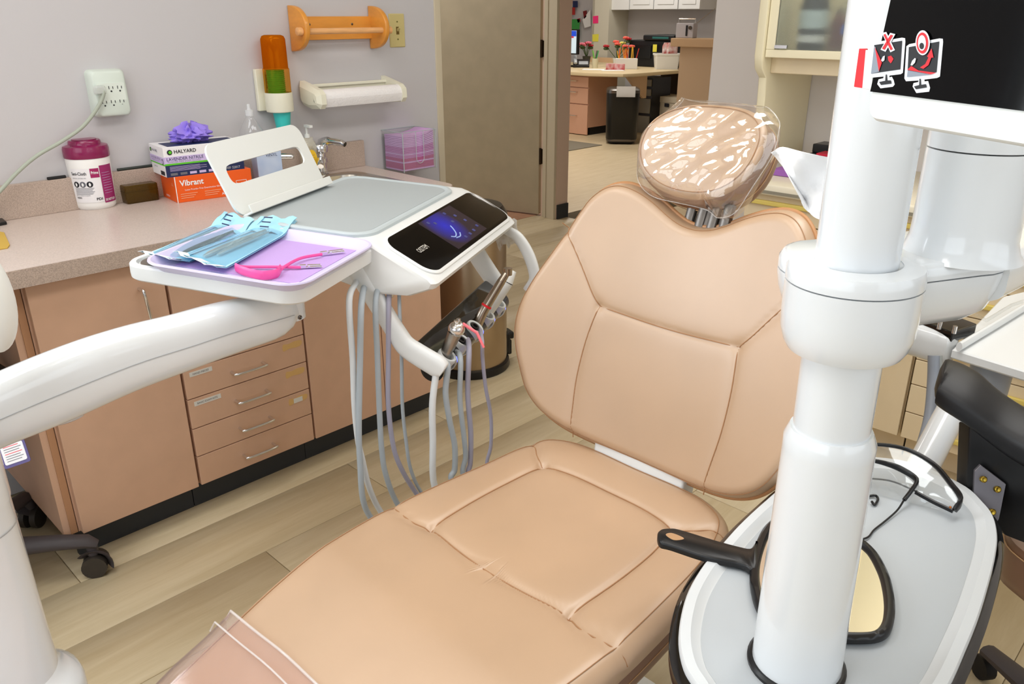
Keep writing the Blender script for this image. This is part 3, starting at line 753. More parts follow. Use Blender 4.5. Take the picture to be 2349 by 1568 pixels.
# crumpled purple glove pulled out of the box
gg = G(); cc = A(c2[0] - .01, c2[1] + .0, CT + GH + LH + .019)
rng = np.random.RandomState(3)
n, m = 64, 30; R = []
for i in range(1, m):
    a = math.pi * i / m - math.pi / 2; row = []
    for k in range(n):
        b_ = 2 * math.pi * k / n
        q = 1 + .16 * math.sin(5 * b_ + 2.2 * a * 2) + .16 * math.sin(11 * b_ - 7 * a) + .14 * math.sin(4 * b_ + 11 * a) + .14 * rng.rand()
        row.append(cc + A(.050 * math.cos(a) * math.cos(b_) * q, .030 * math.cos(a) * math.sin(b_) * q, .029 * math.sin(a) * (1 + .25 * math.sin(2 * b_ + 1) + .3 * math.sin(7 * b_ + 3 * a)) * (1 if a > 0 else .62)))
    R.append(row)
gg.loft(R)
make('glove', gg, 'purple_glove', label='crumpled purple glove sticking out of the lavender box', cat='glove', smooth=60)
# blue and white carton, hand soap, spray bottle behind the stand
b = onc(600, 420)
bc = A(1.335, 2.40)
t = thing('blue_carton', 'pale blue and white carton seen through the stand slot', 'box', (bc[0], bc[1], CT))
g0 = G().rot((bc[0], bc[1], CT), RAD(-12))
make('carton', g0.bx(-.04, .04, -.03, .03, 0, .125), mat('blue_white', '#9FB6DB', .5, var=(12, .5, 2, '#E8EDF6')), t, bevel=.0012)
text('lettering', 'VINYL', .014, A(bc[0] - .02, bc[1] - .032, CT + .105), (math.cos(RAD(-12)), math.sin(RAD(-12)), 0), Z1, 'navy', t)
bc = A(1.53, 2.46)
t = thing('soap_bottle', 'clear hand soap bottle with a yellow label', 'bottle', (bc[0], bc[1], CT))
o = rrect(.062, .034, .016, 6)
make('bottle', G().fr((bc[0], bc[1], CT)).slab(o, [(.002, 0), (0, .004), (0, .1), (.006, .115), (.011, .122), (.011, .13)]), film('clear_yellow', '#EFE9D0', .25, .08), t)
make('label', G().fr((bc[0], bc[1] - .0178, CT + .055), (1, 0, 0), (0, 0, 1), (0, -1, 0)).prism(circ(.021, 24, 0, 0, .036), 0, .001), 'soap_yellow', t)
for k in range(5): make('text_line', G().bx(bc[0] - .012, bc[0] + .011, bc[1] - .0195, bc[1] - .0187, CT + .04 + k * .008, CT + .042 + k * .008), 'mustard', t)
make('pump', G().fr((bc[0], bc[1], CT + .13)).lathe([(.009, 0), (.009, .012), (.004, .013), (.004, .035)], 14).bx(-.006, .006, -.03, .006, .035, .043), 'white_plastic', t)
bb = PY(572, 262, YW - .055)
t = thing('clear_bottle', 'clear plastic refill bottle standing behind the tablet stand', 'bottle', (bb[0], bb[1], CT))
ht = bb[2] - CT
make('body', G().fr((bb[0], bb[1], CT)).lathe([(.036, 0), (.04, .004), (.04, ht * .68), (.036, ht * .78), (.018, ht * .92), (.012, ht * .96), (.012, ht)], 24), 'clear_plastic', t)
make('cap', G().fr((bb[0], bb[1], CT + ht)).lathe([(.013, -.004), (.013, .014), (.006, .015), (.005, .03), (.003, .032)], 16), film('clear_cap', '#F4F6F8', .5, .1), t)
# dark strips on top of the backsplash
z = CT + .092
make('marker_pen', G().bx(PY(107, 405, YW - .012)[0], PY(150, 400, YW - .012)[0], YW - .017, YW - .008, z, z + .008), 'rubber_black', label='short dark pen lying on the backsplash ledge', cat='pen', bevel=.002)
make('cable_strip', G().tube([(PY(268, 384, YW - .012)[0], YW - .012, z + .004), (PY(345, 378, YW - .012)[0] + .2, YW - .012, z + .004)], .004, 8), mat('dark_green_cable', '#2B332E', .5), label='thin dark cable lying along the backsplash top', cat='cable')
# corner of a mustard folder and a black phone at the picture edge
p = [onc(-60, 520), onc(10, 535), onc(23, 563), onc(18, 570), onc(-70, 585)]
make('folder', G().prism([(q[0], q[1]) for q in p], CT, CT + .003), 'mustard', label='mustard yellow folder lying on the worktop edge', cat='folder', bevel=.0008)
p = [onc(-60, 505), onc(-4, 497), onc(17, 515), onc(-50, 528)]
t = thing('phone', 'black phone lying on the worktop behind the folder', 'phone', (p[1][0], p[1][1], CT))
make('body', G().prism([(q[0], q[1]) for q in p], CT, CT + .009), 'black_plastic', t, bevel=.002)
q = np.mean([x[:2] for x in p[1:3]], 0)
make('phone_light', G().fr((q[0] - .012, q[1], CT + .0092)).prism(rrect(.012, .008, .003, 3), 0, .0006), mat('green_led', '#B6E08A', .4, emit=('#9BD06A', .6)), t)
# ------------------------------------------------------------------ delivery unit (frame: U along the unit, V away from the operator, N up)
_a, _p = RAD(27), RAD(3)
DU = A(math.cos(_a), math.sin(_a), 0); DV = A(-math.sin(_a) * math.cos(_p), math.cos(_a) * math.cos(_p), math.sin(_p)); DN = np.cross(DU, DV)
DO = A(.968, 1.35, .90)
def D(u, v, h): return DO + DU * u + DV * v + DN * h
def dfr(g, u=0, v=0, h=0): return g.fr(D(u, v, h), DU, DV, DN)
def on_d(x, y, h): 
    q = PP(x, y, DO + DN * h, DN) - DO
    return q @ DU, q @ DV
t = du = thing('delivery_unit', 'white dental delivery unit with grey mat, touch panel and hoses', 'dental unit', D(.2, .1, -.1))
# body: cross-section (v, h) swept along u with rounded ends
sec = [(.325, -.004), (.32, 0), (.0, 0), (-.022, -.006), (-.148, -.066), (-.156, -.074), (-.150, -.086), (-.10, -.108), (-.02, -.115), (.10, -.09), (.24, -.06), (.322, -.04)]
sec = [tuple(p) for p in sec]
R = []
for u, k in ((-.030, .90), (-.026, .96), (-.018, .99), (-.008, 1), (.52, 1), (.535, .99), (.548, .96), (.553, .90)):
    R.append([D(u, .085 + (v - .085) * k, -.04 + (h + .04) * k) for v, h in sec])
make('housing', G().loft(R), 'white_satin', t, smooth=30)
mt = make('rubber_mat', dfr(G(), .245, .158).slab(rrect(.53, .318, .055, 8), [(0, -.002), (0, .006), (.004, .009), (.012, .009), (.016, .006)]), 'grey_mat', t)
make('mat_groove', dfr(G(), .245, .158, .0058).prism(rrect(.495, .284, .045, 8), 0, .0008), mat('grey_mat_floor', '#AAB2B5', .5), mt)
# touch panel
_t = RAD(25)
PDv = -DV * math.cos(_t) - DN * math.sin(_t); PN_ = np.cross(DU, -PDv); PO = D(0, -.021, -.004)
def panel(u, d, n=.001): return PO + DU * u + PDv * d + PN_ * n
def pfr(g, u, d, n=0): return g.fr(panel(u, d, n), DU, -PDv, PN_)
pn = make('touch_panel', pfr(G(), .266, .069).prism(rrect(.535, .128, .035, 8), -.002, .004, .001), mat('panel_glass', '#080707', .12, spec=.18), t)
make('panel_rim', pfr(G(), .266, .069).slab(rrect(.549, .142, .04, 8), [(0, -.012), (0, .001), (.003, .003)]), 'white_satin', t)
scm = bpy.data.materials.new('screen_glow'); scm.use_nodes = True
nt = scm.node_tree; b = nt.nodes['Principled BSDF']; tcn = nt.nodes.new('ShaderNodeTexCoord'); mp = nt.nodes.new('ShaderNodeMapping'); gr = nt.nodes.new('ShaderNodeTexGradient'); rp = nt.nodes.new('ShaderNodeValToRGB')
gr.gradient_type = 'SPHERICAL'; mp.inputs['Location'].default_value = (.03 * 14, .0 * 14, -.03 * 14); mp.inputs['Scale'].default_value = (14, 14, 14)
nt.links.new(tcn.outputs['Object'], mp.inputs[0]); nt.links.new(mp.outputs[0], gr.inputs[0]); nt.links.new(gr.outputs[0], rp.inputs[0])
rp.color_ramp.elements[0].color = lin('#2B222C'); rp.color_ramp.elements[1].color = lin('#2430D8')
nt.links.new(rp.outputs[0], b.inputs['Emission Color']); b.inputs['Emission Strength'].default_value = .75
b.inputs['Base Color'].default_value = lin('#15101A'); b.inputs['Roughness'].default_value = .08
MATS['screen_glow'] = scm
scr = make('screen', pfr(G(), .266, .067).bx(-.098, .098, -.055, .055, .004, .0046), 'screen_glow', pn)
mat('screen_ink', '#8EA2C8', .4, emit=('#7E93C0', .45)); mat('screen_dim', '#3A3E66', .4, emit=('#3C40A0', .22))
g = pfr(G(), .235, .082, .0048)
g.tube(spl([(-.03, -.004, 0), (-.018, -.010, 0), (0, -.004, 0), (.014, .010, 0), (.02, .02, 0)], 4), .0016, 6)
g.tube(spl([(-.02, -.014, 0), (.0, -.016, 0), (.016, -.008, 0)], 4), .0016, 6)
make('screen_icon', g, 'screen_ink', scr)
for du_, dd_ in ((.20, .025), (.30, .025), (.325, .045), (.335, .07), (.345, .10), (.31, .105), (.28, .107), (.25, .107), (.22, .035), (.285, .055)):
    make('screen_icon', pfr(G(), du_, dd_, .0047).prism(rrect(.011, .008, .002, 3), 0, .0004), 'screen_dim', scr)
text('lettering', 'OSSTEM', .019, panel(.044, .072, .0045), DU, -PDv, mat('silver_print', '#D8D4CC', .4), pn, sx=.72, lift=.0004)
# tray plate on the near end
pl = make('tray_plate', dfr(G(), -.155, .17, -.046).slab(rrect(.325, .375, .045, 8), [(.006, 0), (.001, .004), (0, .012), (0, .028), (.003, .031), (.012, .031), (.016, .026)]), 'white_satin', t)
make('plate_well', dfr(G(), -.155, .17, -.019).prism(rrect(.292, .342, .035, 6), -.002, .0005), mat('brushed_tray', '#8E7F74', .25, .8), pl)
# stand for a tablet at the back of the mat
_b2 = RAD(28)
SW = DV * math.sin(_b2) + DN * math.cos(_b2); SNn = np.cross(DU, SW); SO = D(-.008, .312, .004)
o = rrect(.378, .168, .03, 6, .189, .084)
sl = rrect(.306, .045, .017, 5, .187, .092)
g = G().fr(SO, DU, SW, SNn)
# plate with a slot: bridge the two outlines ring by ring
N_ = 96
def resample(o, n):
    P = np.array(o + [o[0]]); s = np.r_[0, np.cumsum(np.linalg.norm(np.diff(P, axis=0), axis=1))]
    return [(np.interp(q, s, P[:, 0]), np.interp(q, s, P[:, 1])) for q in np.linspace(0, s[-1], n, endpoint=False)]
def by_angle(o, c, n=N_):
    out = []
    P = np.array(o); L = len(P)
    for k in range(n):
        a = 2 * math.pi * k / n; d = (math.cos(a), math.sin(a)); best = 0
        for i in range(L):
            p, q = P[i] - c, P[(i + 1) % L] - c
            den = d[0] * (q[1] - p[1]) - d[1] * (q[0] - p[0])
            if abs(den) < 1e-12: continue
            tt = (p[0] * (q[1] - p[1]) - p[1] * (q[0] - p[0])) / den
            ss = (p[0] * d[1] - p[1] * d[0]) / den
            if tt > 0 and -1e-9 <= ss <= 1 + 1e-9: best = max(best, tt)
        out.append((c[0] + d[0] * best, c[1] + d[1] * best))
    return out
cc_ = np.array([.187, .094])
# denser sampling by adding angles through both outlines
oo, ss_ = by_angle(o, cc_, 160), by_angle(sl, cc_, 160)
g.loft([[(p[0], p[1], 0) for p in oo], [(p[0], p[1], .005) for p in oo], [(p[0], p[1], .005) for p in ss_], [(p[0], p[1], 0) for p in ss_]], loop=True)
st = make('tablet_stand', g, mat('stand_white', '#E4E6E3', .4), t)
make('ledge', G().fr(SO, DU, SW, SNn).bx(.012, .366, -.003, .002, .005, .032).bx(.012, .366, -.003, .017, .030, .033), 'stand_white', st, bevel=.0015)
# hanging arms and instrument bar
def armpath(pts, u, m='white_satin', w=.026, th=.038, name='support_arm'):
    P = [D(u, v, h) for v, h in spl(pts, 6)]
    return make(name, G().tube(P, th / 2, 14, ry=w / 2, up=DU), m, t)
g = G()
def flatarm(pts, u0, u1, ws, name, m='white_satin'):
    P = spl(pts, 6); n = len(P); T = np.gradient(np.array(P), axis=0); W_ = np.interp(np.linspace(0, 1, n), np.linspace(0, 1, len(ws)), ws)
    R = []
    um, hw = (u0 + u1) / 2, (u1 - u0) / 2
    for i in range(n):
        tn = unit(T[i]); nn = A(-tn[1], tn[0])
        ring = []
        for a, b_ in rrect(2, 2, .7, 4):
            q = P[i] + nn * W_[i] * .5 * a
            ring.append(D(um + hw * b_, q[0], q[1]))
        R.append(ring)
    return make(name, G().loft(R), m, t)
flatarm([(.022, -.066), (-.010, -.114), (-.042, -.160), (-.070, -.200), (-.088, -.222), (-.118, -.238), (-.165, -.258), (-.176, -.264)], -.034, -.006, (.045, .044, .042, .044, .048, .05, .03), 'support_arm')
flatarm([(-.03, -.10), (-.055, -.155), (-.10, -.215), (-.125, -.245)], .492, .515, (.055, .052, .05, .05), 'support_arm')
flatarm([(-.130, -.10), (-.165, -.118), (-.198, -.165), (-.216, -.222), (-.20, -.262)], .535, .552, (.026, .03, .032, .03, .03), 'handle')
# bar (slopes down to the operator)
b0, b1 = A(-.100, -.222), A(-.182, -.272)
bd = unit(b1 - b0); bn = A(-bd[1], bd[0]) * (1 if -bd[0] > 0 else -1)
bw = .064
BO = D(0, b0[0], b0[1]); BD = DV * bd[0] + DN * bd[1]; BN = np.cross(BD, DU); BN = BN if BN[2] > 0 else -BN
def bar(u, d, n=0): return BO + DU * u + BD * d + BN * n
def bfr(g, u, d, n=0): return g.fr(bar(u, d, n), DU, -BD, BN)
br = make('instrument_bar', bfr(G(), .237, bw / 2).prism(rrect(.474, bw, .010, 4), -.03, .0, .004), 'black_gloss', t)
make('bar_front', G().cyl(tuple(bar(.0, bw, -.027)), tuple(bar(.474, bw, -.027)), .027, 28), 'black_gloss', br)
mat('holder_grey', '#D4D7D7', .4); mat('blue_led', '#4050FF', .4, emit=('#4A58FF', 6.0))
HU = [.055, .145, .235, .325, .415]
for i, u in enumerate(HU):
    make('holder_collar', bfr(G(), u - .024, bw + .006, .004).lathe([(.019, -.03), (.0225, .003), (.021, .007), (.0155, .006), (.0135, -.004), (.0135, -.02)], 24), 'holder_grey', br)
    rc = bar(u + .022, bw, -.027)
    make('light_strip', G().tube([rc + (BD * math.cos(q) + BN * math.sin(q)) * .0272 + DU * .004 * math.cos(3 * q) for q in np.linspace(-.35, .75, 9)], .0024, 8), 'blue_led', br)
    make('collar_band', G().tube([rc - DU * .022 + (BD * math.cos(q) + BN * math.sin(q)) * .0275 + DU * .018 * math.cos(1.3 * q) for q in np.linspace(-.9, 1.35, 12)], .004, 8, ry=.007), 'holder_grey', br)
    if i in (1, 2): make('holder_rim', bfr(G(), u - .024, bw + .004, .008).lathe([(.011, 0), (.011, .003), (.006, .003), (.006, 0)], 18), 'black_plastic', br)
# hoses
def hose(pix, Y, r, m, label=None, top=None, tail=None):
    P = [PY(x, y, Y) for x, y in pix]
    if top is not None: P = [top] + P
    d = P[-1] - P[-2]
    P.append(P[-1] + A(.035, -.02, -.07)); P.append(P[-1] + A(.05, -.10, -.04))
    return make('hose', G().tube(spl(P, 6), r, 10), m, t)
YA = 1.30
hose([(801, 690), (809, 820), (813, 927), (821, 1007), (831, 1053), (846, 1115), (872, 1171)], YA, .0065, 'pale_hose', top=D(-.03, .02, -.09))
hose([(829, 700), (826, 820), (823, 981), (826, 1061), (832, 1141), (850, 1186)], YA - .015, .0065, 'grey_hose', top=D(.01, .02, -.10))
hose([(862, 690), (866, 820), (871, 954), (876, 1034), (885, 1088), (910, 1152)], YA, .0062, 'grey_hose', top=D(.06, .0, -.10))
hose([(892, 690), (891, 820), (891, 927), (902, 1021), (921, 1075), (955, 1131)], YA, .0056, 'lilac_hose', top=D(.10, .0, -.10))
hose([(916, 690), (921, 820), (923, 927), (931, 1007), (942, 1075), (966, 1128)], YA, .0042, 'grey_hose', top=D(.14, .0, -.10))
YH = 1.21
for pix, r, m, i in (([(1000, 858), (992, 927), (993, 1007), (997, 1115)], .0075, 'pale_hose', None), ([(1027, 838), (1022, 900), (1032, 967), (1043, 1021), (1043, 1075), (1036, 1100)], .0068, 'grey_hose', 0),
                     ([(1056, 820), (1055, 914), (1065, 1007), (1068, 1048), (1063, 1091)], .0062, 'grey_hose', 1), ([(1076, 800), (1073, 900), (1080, 994), (1079, 1061), (1076, 1088)], .0062, 'lilac_hose', 2), ([(1106, 780), (1107, 820), (1114, 887), (1126, 954), (1126, 1021), (1118, 1072)], .0045, 'lilac_hose', 3)):
    hose(pix, YH, r, m, top=None if i is None else bar(HU[i] - .02, bw + .004, -.03))
# ------------------------------------------------------------------ instruments resting in the holders
BT = unit(-DN * .0 + BN * .86 + DV * .42 + DU * .28)
def instrument(u): return bar(u, bw + .004, -.012)
t = thing('air_syringe', 'steel air water syringe with a pink tip in the nearest holder', 'dental instrument', instrument(HU[0] - .024), 'instruments in the holder')
p0 = PP(1018, 805, bar(0, bw, 0), BD); 
s0 = instrument(HU[0] - .024)
s1 = PP(1056, 735, s0, unit(A(*(_fw * A(1, 1, 0))))) ; ax = unit(s1 - s0)
make('grip', G().tube([s0 - ax * .02, s0 + ax * .02, s0 + ax * .055, s0 + ax * .075], [.0125, .013, .0145, .016], 16), mat('brushed_steel', '#A39E98', .3, 1.0), t)
hd = s0 + ax * .082
make('head', G().ball(hd, .019, .019, .018), 'chrome', t)
sd = unit(np.cross(ax, _fw))
make('button', G().cyl(hd + A(0, 0, .010), hd + A(0, 0, .021), .0055, 12).cyl(hd + A(.012, .006, .009), hd + A(.012, .006, .02), .0048, 12), 'chrome', t)
n0 = PD(1062, 742, np.dot(hd - CAMP, _fw) - .004)
n2 = PD(1110, 797, np.dot(hd - CAMP, _fw) - .012); n1 = PD(1094, 763, np.dot(hd - CAMP, _fw) - .01)
make('nozzle', G().tube([hd, n0], [.0085, .0065], 12), 'chrome', t)
make('tip', G().tube([n0, n1, n2], [.0036, .0034, .0028], 8), mat('coral', '#F2707A', .35), t)
t = thing('contra_angle_handpiece', 'bronze-steel contra-angle handpiece with a red ring', 'dental instrument', instrument(HU[2] - .024), 'instruments in the holder')
s0 = instrument(HU[2] + .02); dep = np.dot(s0 - CAMP, _fw)
s1 = PD(1112, 708, dep - .012); s2 = PD(1150, 645, dep - .02); s3 = PD(1165, 622, dep - .022)
make('grip', G().tube(spl([s0, s1, s2], 5), list(np.linspace(.0135, .0105, 11)), 16), mat('bronze_steel', '#B3A698', .25, 1.0), t)
make('neck', G().tube(spl([s2, s2 * .4 + s3 * .6, s3], 4), list(np.linspace(.0102, .0075, 9)), 14), 'bronze_steel', t)
k_ = PD(1175, 622, dep - .022)
make('head', G().cyl(s3 + A(0, 0, -.009), s3 + A(.0, 0, .008), .0105, 14), 'bronze_steel', t)
rr0 = s1 * .93 + s2 * .07; rr1 = s1 * .86 + s2 * .14
make('red_ring', G().tube([rr0, rr1], .0131, 16), 'red_ink', t)
t = thing('scaler_handpiece', 'white scaler handpiece with a tapered nose', 'dental instrument', instrument(HU[3] - .024), 'instruments in the holder')
s0 = instrument(HU[3] - .005); dep = np.dot(s0 - CAMP, _fw)
s1 = PD(1166, 648, dep - .012); s2 = PD(1180, 622, dep - .016)
make('grip', G().tube([s0, s0 * .5 + s1 * .5, s1], [.0125, .0135, .0125], 16), 'white_plastic', t)
make('nose', G().tube(spl([s1, s1 * .5 + s2 * .5, s2], 4), list(np.linspace(.0122, .0055, 9)), 16), 'white_plastic', t)
make('seal_ring', G().tube([s1 - unit(s2 - s1) * .001, s1 + unit(s2 - s1) * .001], .0126, 16), 'black_plastic', t)
make('switch', G().fr((s0 + s1) / 2 + unit(_r2) * -.0128).ball((0, 0, 0), .003, .003, .012), 'black_plastic', t)
# clear sleeve hanging at the far end of the unit
rows = []
for j in range(9):
    row = []
    for k in range(9):
        x = 1133 + 52 * k / 8 + 8 * j / 8; y = 512 + 4 * math.sin(k * 1.7) + (56 + 6 * math.sin(k * 2.1)) * j / 8 - 10 * k / 8
        q = PP(x, y, D(.56, 0, 0), DU) + DU * (.006 * math.sin(k * 1.9 + j))
        row.append(q)
    rows.append(row)
make('plastic_sleeve', G().sheet(rows, .0008), film('sleeve_film', '#F1F0EC', .45, .15, bump=(50, .6, .01)), label='crinkled clear plastic sleeve hanging behind the touch panel', cat='plastic sleeve')

# ------------------------------------------------------------------ set-up tray and its contents
t = thing('instrument_tray', 'lavender plastic instrument tray on the white plate', 'tray', D(-.155, .17, -.018))
TH = -.018
mat('lav_tray', '#D3CCEC', .35); mat('lav_tray_side', '#8E86B8', .4)
make('tray', dfr(G(), -.180, .134, TH).slab(rrect(.316, .334, .05, 8), [(.022, 0), (.020, .001), (.006, .013), (.002, .016), (0, .018), (.001, .0205), (.006, .0205), (.010, .017), (.022, .0042), (.03, .003)]), 'lav_tray', t)
make('liner', dfr(G(), -.172, .135, TH + .0032).bx(-.11, .12, -.128, .125, 0, .0008), mat('liner_violet', '#BFA0DC', .9, bump=(200, .3, .001)), label='violet paper liner in the lavender tray', cat='tray liner')
ZT = TH + .0045
def on_tray(x, y, h=ZT): return on_d(x, y, h)
# sterilisation pouches
mat('pouch_blue', '#A6DDF3', .3, coat=.3); mat('pouch_paper', '#EDEFF2', .7); film('pouch_film', '#DDF2FC', .10, .07, '#E6F7FF', bump=(22, .25, .006), spec=.12); mat('pouch_deep', '#4FA6D8', .3)
def pouch(label, quad, tools, seed, lift):
    """quad: pixel corners (near end a, b; far end c, d) on the tray"""
    rng = np.random.RandomState(seed)
    c = np.array([on_tray(*q, h=ZT + lift) for q in quad])
    mid = c.mean(0)
    p = thing('pouch', label, 'sterile pouch', D(mid[0], mid[1], ZT + lift), 'sealed pouches on the tray')
    def P(s, q, h): 
        e = (c[0] * (1 - q) + c[1] * q) * (1 - s) + (c[3] * (1 - q) + c[2] * q) * s
        return D(e[0], e[1], ZT + lift + h)
    n, m_ = 22, 9
    def hh(s, q, top):
        b = (math.sin(math.pi * min(1, max(0, (s - .06) / .86))) ** .5) * math.sin(math.pi * q) ** .7
        w = .0022 * math.sin(11 * s + 5 * q + seed) * math.sin(9 * q + seed) + .0012 * rng.rand()
        curl = .016 * max(0, s - .80) / .2 + .010 * max(0, .1 - s) / .1
        return (.013 * b * top + w * b) + curl
    lower = [[P(i / n, j / m_, .0008 + (.016 * max(0, i / n - .80) / .2 + .012 * max(0, .1 - i / n) / .1)) for j in range(m_ + 1)] for i in range(n + 1)]
    make('paper_back', G().sheet(lower, .0006), 'pouch_blue', p)
    upper = [[P(i / n, j / m_, .0022 + hh(i / n, j / m_, 1) ) for j in range(m_ + 1)] for i in range(int(n * .10), int(n * .86) + 1)]
    make('film_front', G().sheet(upper), 'pouch_film', p)
    flap = [[P(-.03 + .10 * i / 4 + .012 * math.sin(j * 2.3), j / m_, .005 + .011 * max(0, .1 - .025 * i) / .1 + .003 * math.sin(j * 1.7)) for j in range(m_ + 1)] for i in range(5)]
    make('paper_flap', G().sheet(flap, .0005), 'pouch_paper', p)
    for q0, q1 in ((0, .12), (.88, 1)):
        edge = [[P(i / n, q0 + (q1 - q0) * j / 2, .0035 + (.020 * max(0, i / n - .80) / .2)) for j in range(3)] for i in range(2, n + 1)]
        make('seal_edge', G().sheet(edge, .0004), 'pouch_blue', p)
    band = [[P(.80 + .2 * i / 4, j / m_, .0032 + .020 * (.2 * i / 4) / .2 + .004 * math.sin(j * 1.3 + i)) for j in range(m_ + 1)] for i in range(5)]
    make('end_seal', G().sheet(band, .0004), 'pouch_blue', p)
    for s in (.83, .86, .89): make('print_line', G().sheet([[P(s, .3 + .04 * j, .0045 + .052 * (s - .80) / .2) for j in range(7)], [P(s + .008, .3 + .04 * j, .0045 + .052 * (s + .008 - .8) / .2) for j in range(7)]]), 'navy', p)
    for i, (q, m1, r, s0, s1) in enumerate(tools):
        a, b_ = P(s0, q, .006), P(s1, q + .08, .007)
        make('instrument', G().tube(spl([a, a * .7 + b_ * .3 + DN * .001, a * .35 + b_ * .65, b_], 4), [r * .5, r * .9, r, r, r, r, r, r, r, r * .9, r * .7, r * .6, r * .5], 10), m1, p)
    return p
mat('tool_steel', '#C9D0D2', .35, .8); mat('tool_dark', '#4E585C', .4, .6)
pouch('blue sterile pouch of dark hand instruments at the tray corner', [(325, 592), (418, 612), (585, 528), (517, 508)], [(.28, 'tool_steel', .0035, .12, .8), (.46, 'tool_dark', .0050, .15, .82), (.64, 'tool_dark', .0042, .15, .8)], 2, .0012)
pouch('blue sterile pouch with a long steel syringe lying across the tray', [(405, 592), (500, 628), (683, 523), (600, 520)], [(.40, 'tool_steel', .0055, .12, .82), (.55, 'tool_steel', .004, .2, .78)], 5, .007)
# pink bib clip
t = thing('bib_clip', 'hot pink bib holder cord with chrome clips on the tray', 'bib clip', D(*on_tray(620, 625), ZT))
def tp(x, y, h): u, v = on_tray(x, y, ZT + h); return D(u, v, ZT + h)
mat('hot_pink', '#F0579F', .35)
g = G().tube(spl([tp(541, 613, .009), tp(560, 622, .009), tp(600, 631, .009), tp(634, 627, .009), tp(643, 616, .010)], 6), .0088, 10, ry=.0026, up=DN)
make('band', g, 'hot_pink', t)
g = G().tube(spl([tp(541, 610, .010), tp(570, 612, .005), tp(625, 612, .005), tp(690, 613, .004)], 6), .0028, 8)
g.tube(spl([tp(640, 622, .006), tp(655, 610, .008), tp(690, 592, .008), tp(738, 583, .006)], 6), .0030, 8)
make('cord', g, 'hot_pink', t)
def clip(a, b, nm='clip'):
    d = unit(b - a); w = unit(np.cross(DN, d))
    g = G().fr(a, d, w, DN); L = np.linalg.norm(b - a)
    g.bx(0, L * .28, -.0035, .0035, -.001, .005).bx(L * .28, L, -.004, .004, -.0005, .001).bx(L * .34, L * .95, -.0035, .0035, .003, .0045)
    g.cyl((L * .4, -.005, .002), (L * .4, .005, .002), .0022, 8)
    make(nm, g, 'chrome', t, bevel=.0004)
clip(tp(688, 613, .003), tp(738, 611, .002)); clip(tp(735, 583, .004), tp(790, 576, .004))

# ------------------------------------------------------------------ swing arm and its column at the picture edge
t = thing('swing_arm', 'glossy white swing arm on a column carrying the delivery unit', 'equipment arm', (.2, 1.28, .45))
k = 1.10
def sc(p): return CAMP + (p - CAMP) * k
_d = unit(A(.56, .05, 0)); _n = A(-_d[1], _d[0], 0)
def armpt(x, y): return sc(PP(x, y, (.14, 1.17, 0), _n))
top = [armpt(*q) for q in ((-60, 884), (0, 857), (100, 815), (200, 778), (300, 748), (400, 724), (500, 697), (600, 676), (660, 668))]
bot = [armpt(*q) for q in ((-60, 1048), (0, 1020), (150, 960), (300, 893), (413, 850), (550, 800), (600, 783), (645, 766), (682, 745))]
s = np.linspace(0, 1, 26)
def along(L): L = np.array(spl(L, 6)); q = np.r_[0, np.cumsum(np.linalg.norm(np.diff(L, axis=0), axis=1))]; q /= q[-1]; return np.array([[np.interp(x, q, L[:, c]) for c in range(3)] for x in s])
TT, BB = along(top), along(bot)
R = []; R2 = []
mid = lambda i, f: BB[i] * (1 - f) + TT[i] * f
for i in range(26):
    c = (TT[i] + BB[i]) / 2; hz = np.linalg.norm(TT[i] - BB[i]) / 2; up = unit(TT[i] - BB[i])
    w = .036
    e = 1.0 if i < 23 else (.95, .82, .5)[i - 23]
    R.append([c + up * hz * e * math.sin(a) * abs(math.sin(a)) ** -.25 * 1.0 + _n * w * e * math.cos(a) * (abs(math.cos(a)) + 1e-9) ** -.35 for a in (2 * math.pi * (j + .5) / 28 for j in range(28))])
make('arm', G().loft(R), 'white_gloss', t, smooth=50)
sm = G().tube([mid(i, .52) - _n * .0362 for i in range(25)], .0007, 6)
make('arm_seam', sm, mat('seam_grey', '#A4A7AA', .6), t)
e = armpt(661, 718) - _n * .036
make('pivot_screw', G().fr(e, _d, (0, 0, 1), -_n).lathe([(.0045, 0), (.0045, .002), (.003, .0025), (.002, .001)], 14), 'dark_steel', t)
bp_ = armpt(150, 962) - _n * .01
make('rubber_bumper', G().fr(armpt(155, 957), _d, _n, (0, 0, 1)).slab(circ(.026, 20, 0, 0, .012), [(.006, -.007), (.001, -.004), (0, 0), (0, .006)]), film('bumper_clear', '#E6E9EC', .6, .2), t)
e = TT[25] * .5 + BB[25] * .5
make('joint', G().cyl((e[0] + .0, e[1] + .02, .775), (e[0], e[1] + .02, .862), .034, 24), 'white_gloss', t)
dep = 1.16
pe = PD(40, 1180, dep); cr = unit(A(-_r2[0], -_r2[1], 0))
_h = unit(A(pe[0], pe[1], 0)); pc = pe + A(-_h[1], _h[0], 0) * .064; pc = A(pc[0], pc[1], 0)
make('column', G().fr(pc).lathe([(.066, .395), (.0645, .47), (.064, .52), (.0625, .70), (.064, .705), (.064, .86), (.055, .885), (.02, .892)], 40), 'white_gloss', t)
make('column_seam', G().fr(pc).lathe([(.0643, .664), (.0643, .6655)], 40, c0=False, c1=False), 'seam_grey', t)
make('column_base', G().fr(pc).lathe([(.085, .20), (.095, .23), (.096, .355), (.092, .37), (.08, .381), (.069, .393), (.064, .407)], 40), 'white_gloss', t)
b1 = PD(300, 1640, dep)
make('base_arm', G().tube([(pc[0], pc[1], .27), (pc[0] - .02, pc[1] - .10, .22), (.35, .92, .19), (.70, .80, .17)], .034, 16, ry=.05, up=(0, 0, 1)), 'white_gloss', t)
hc = PD(-28, 690, 1.08)
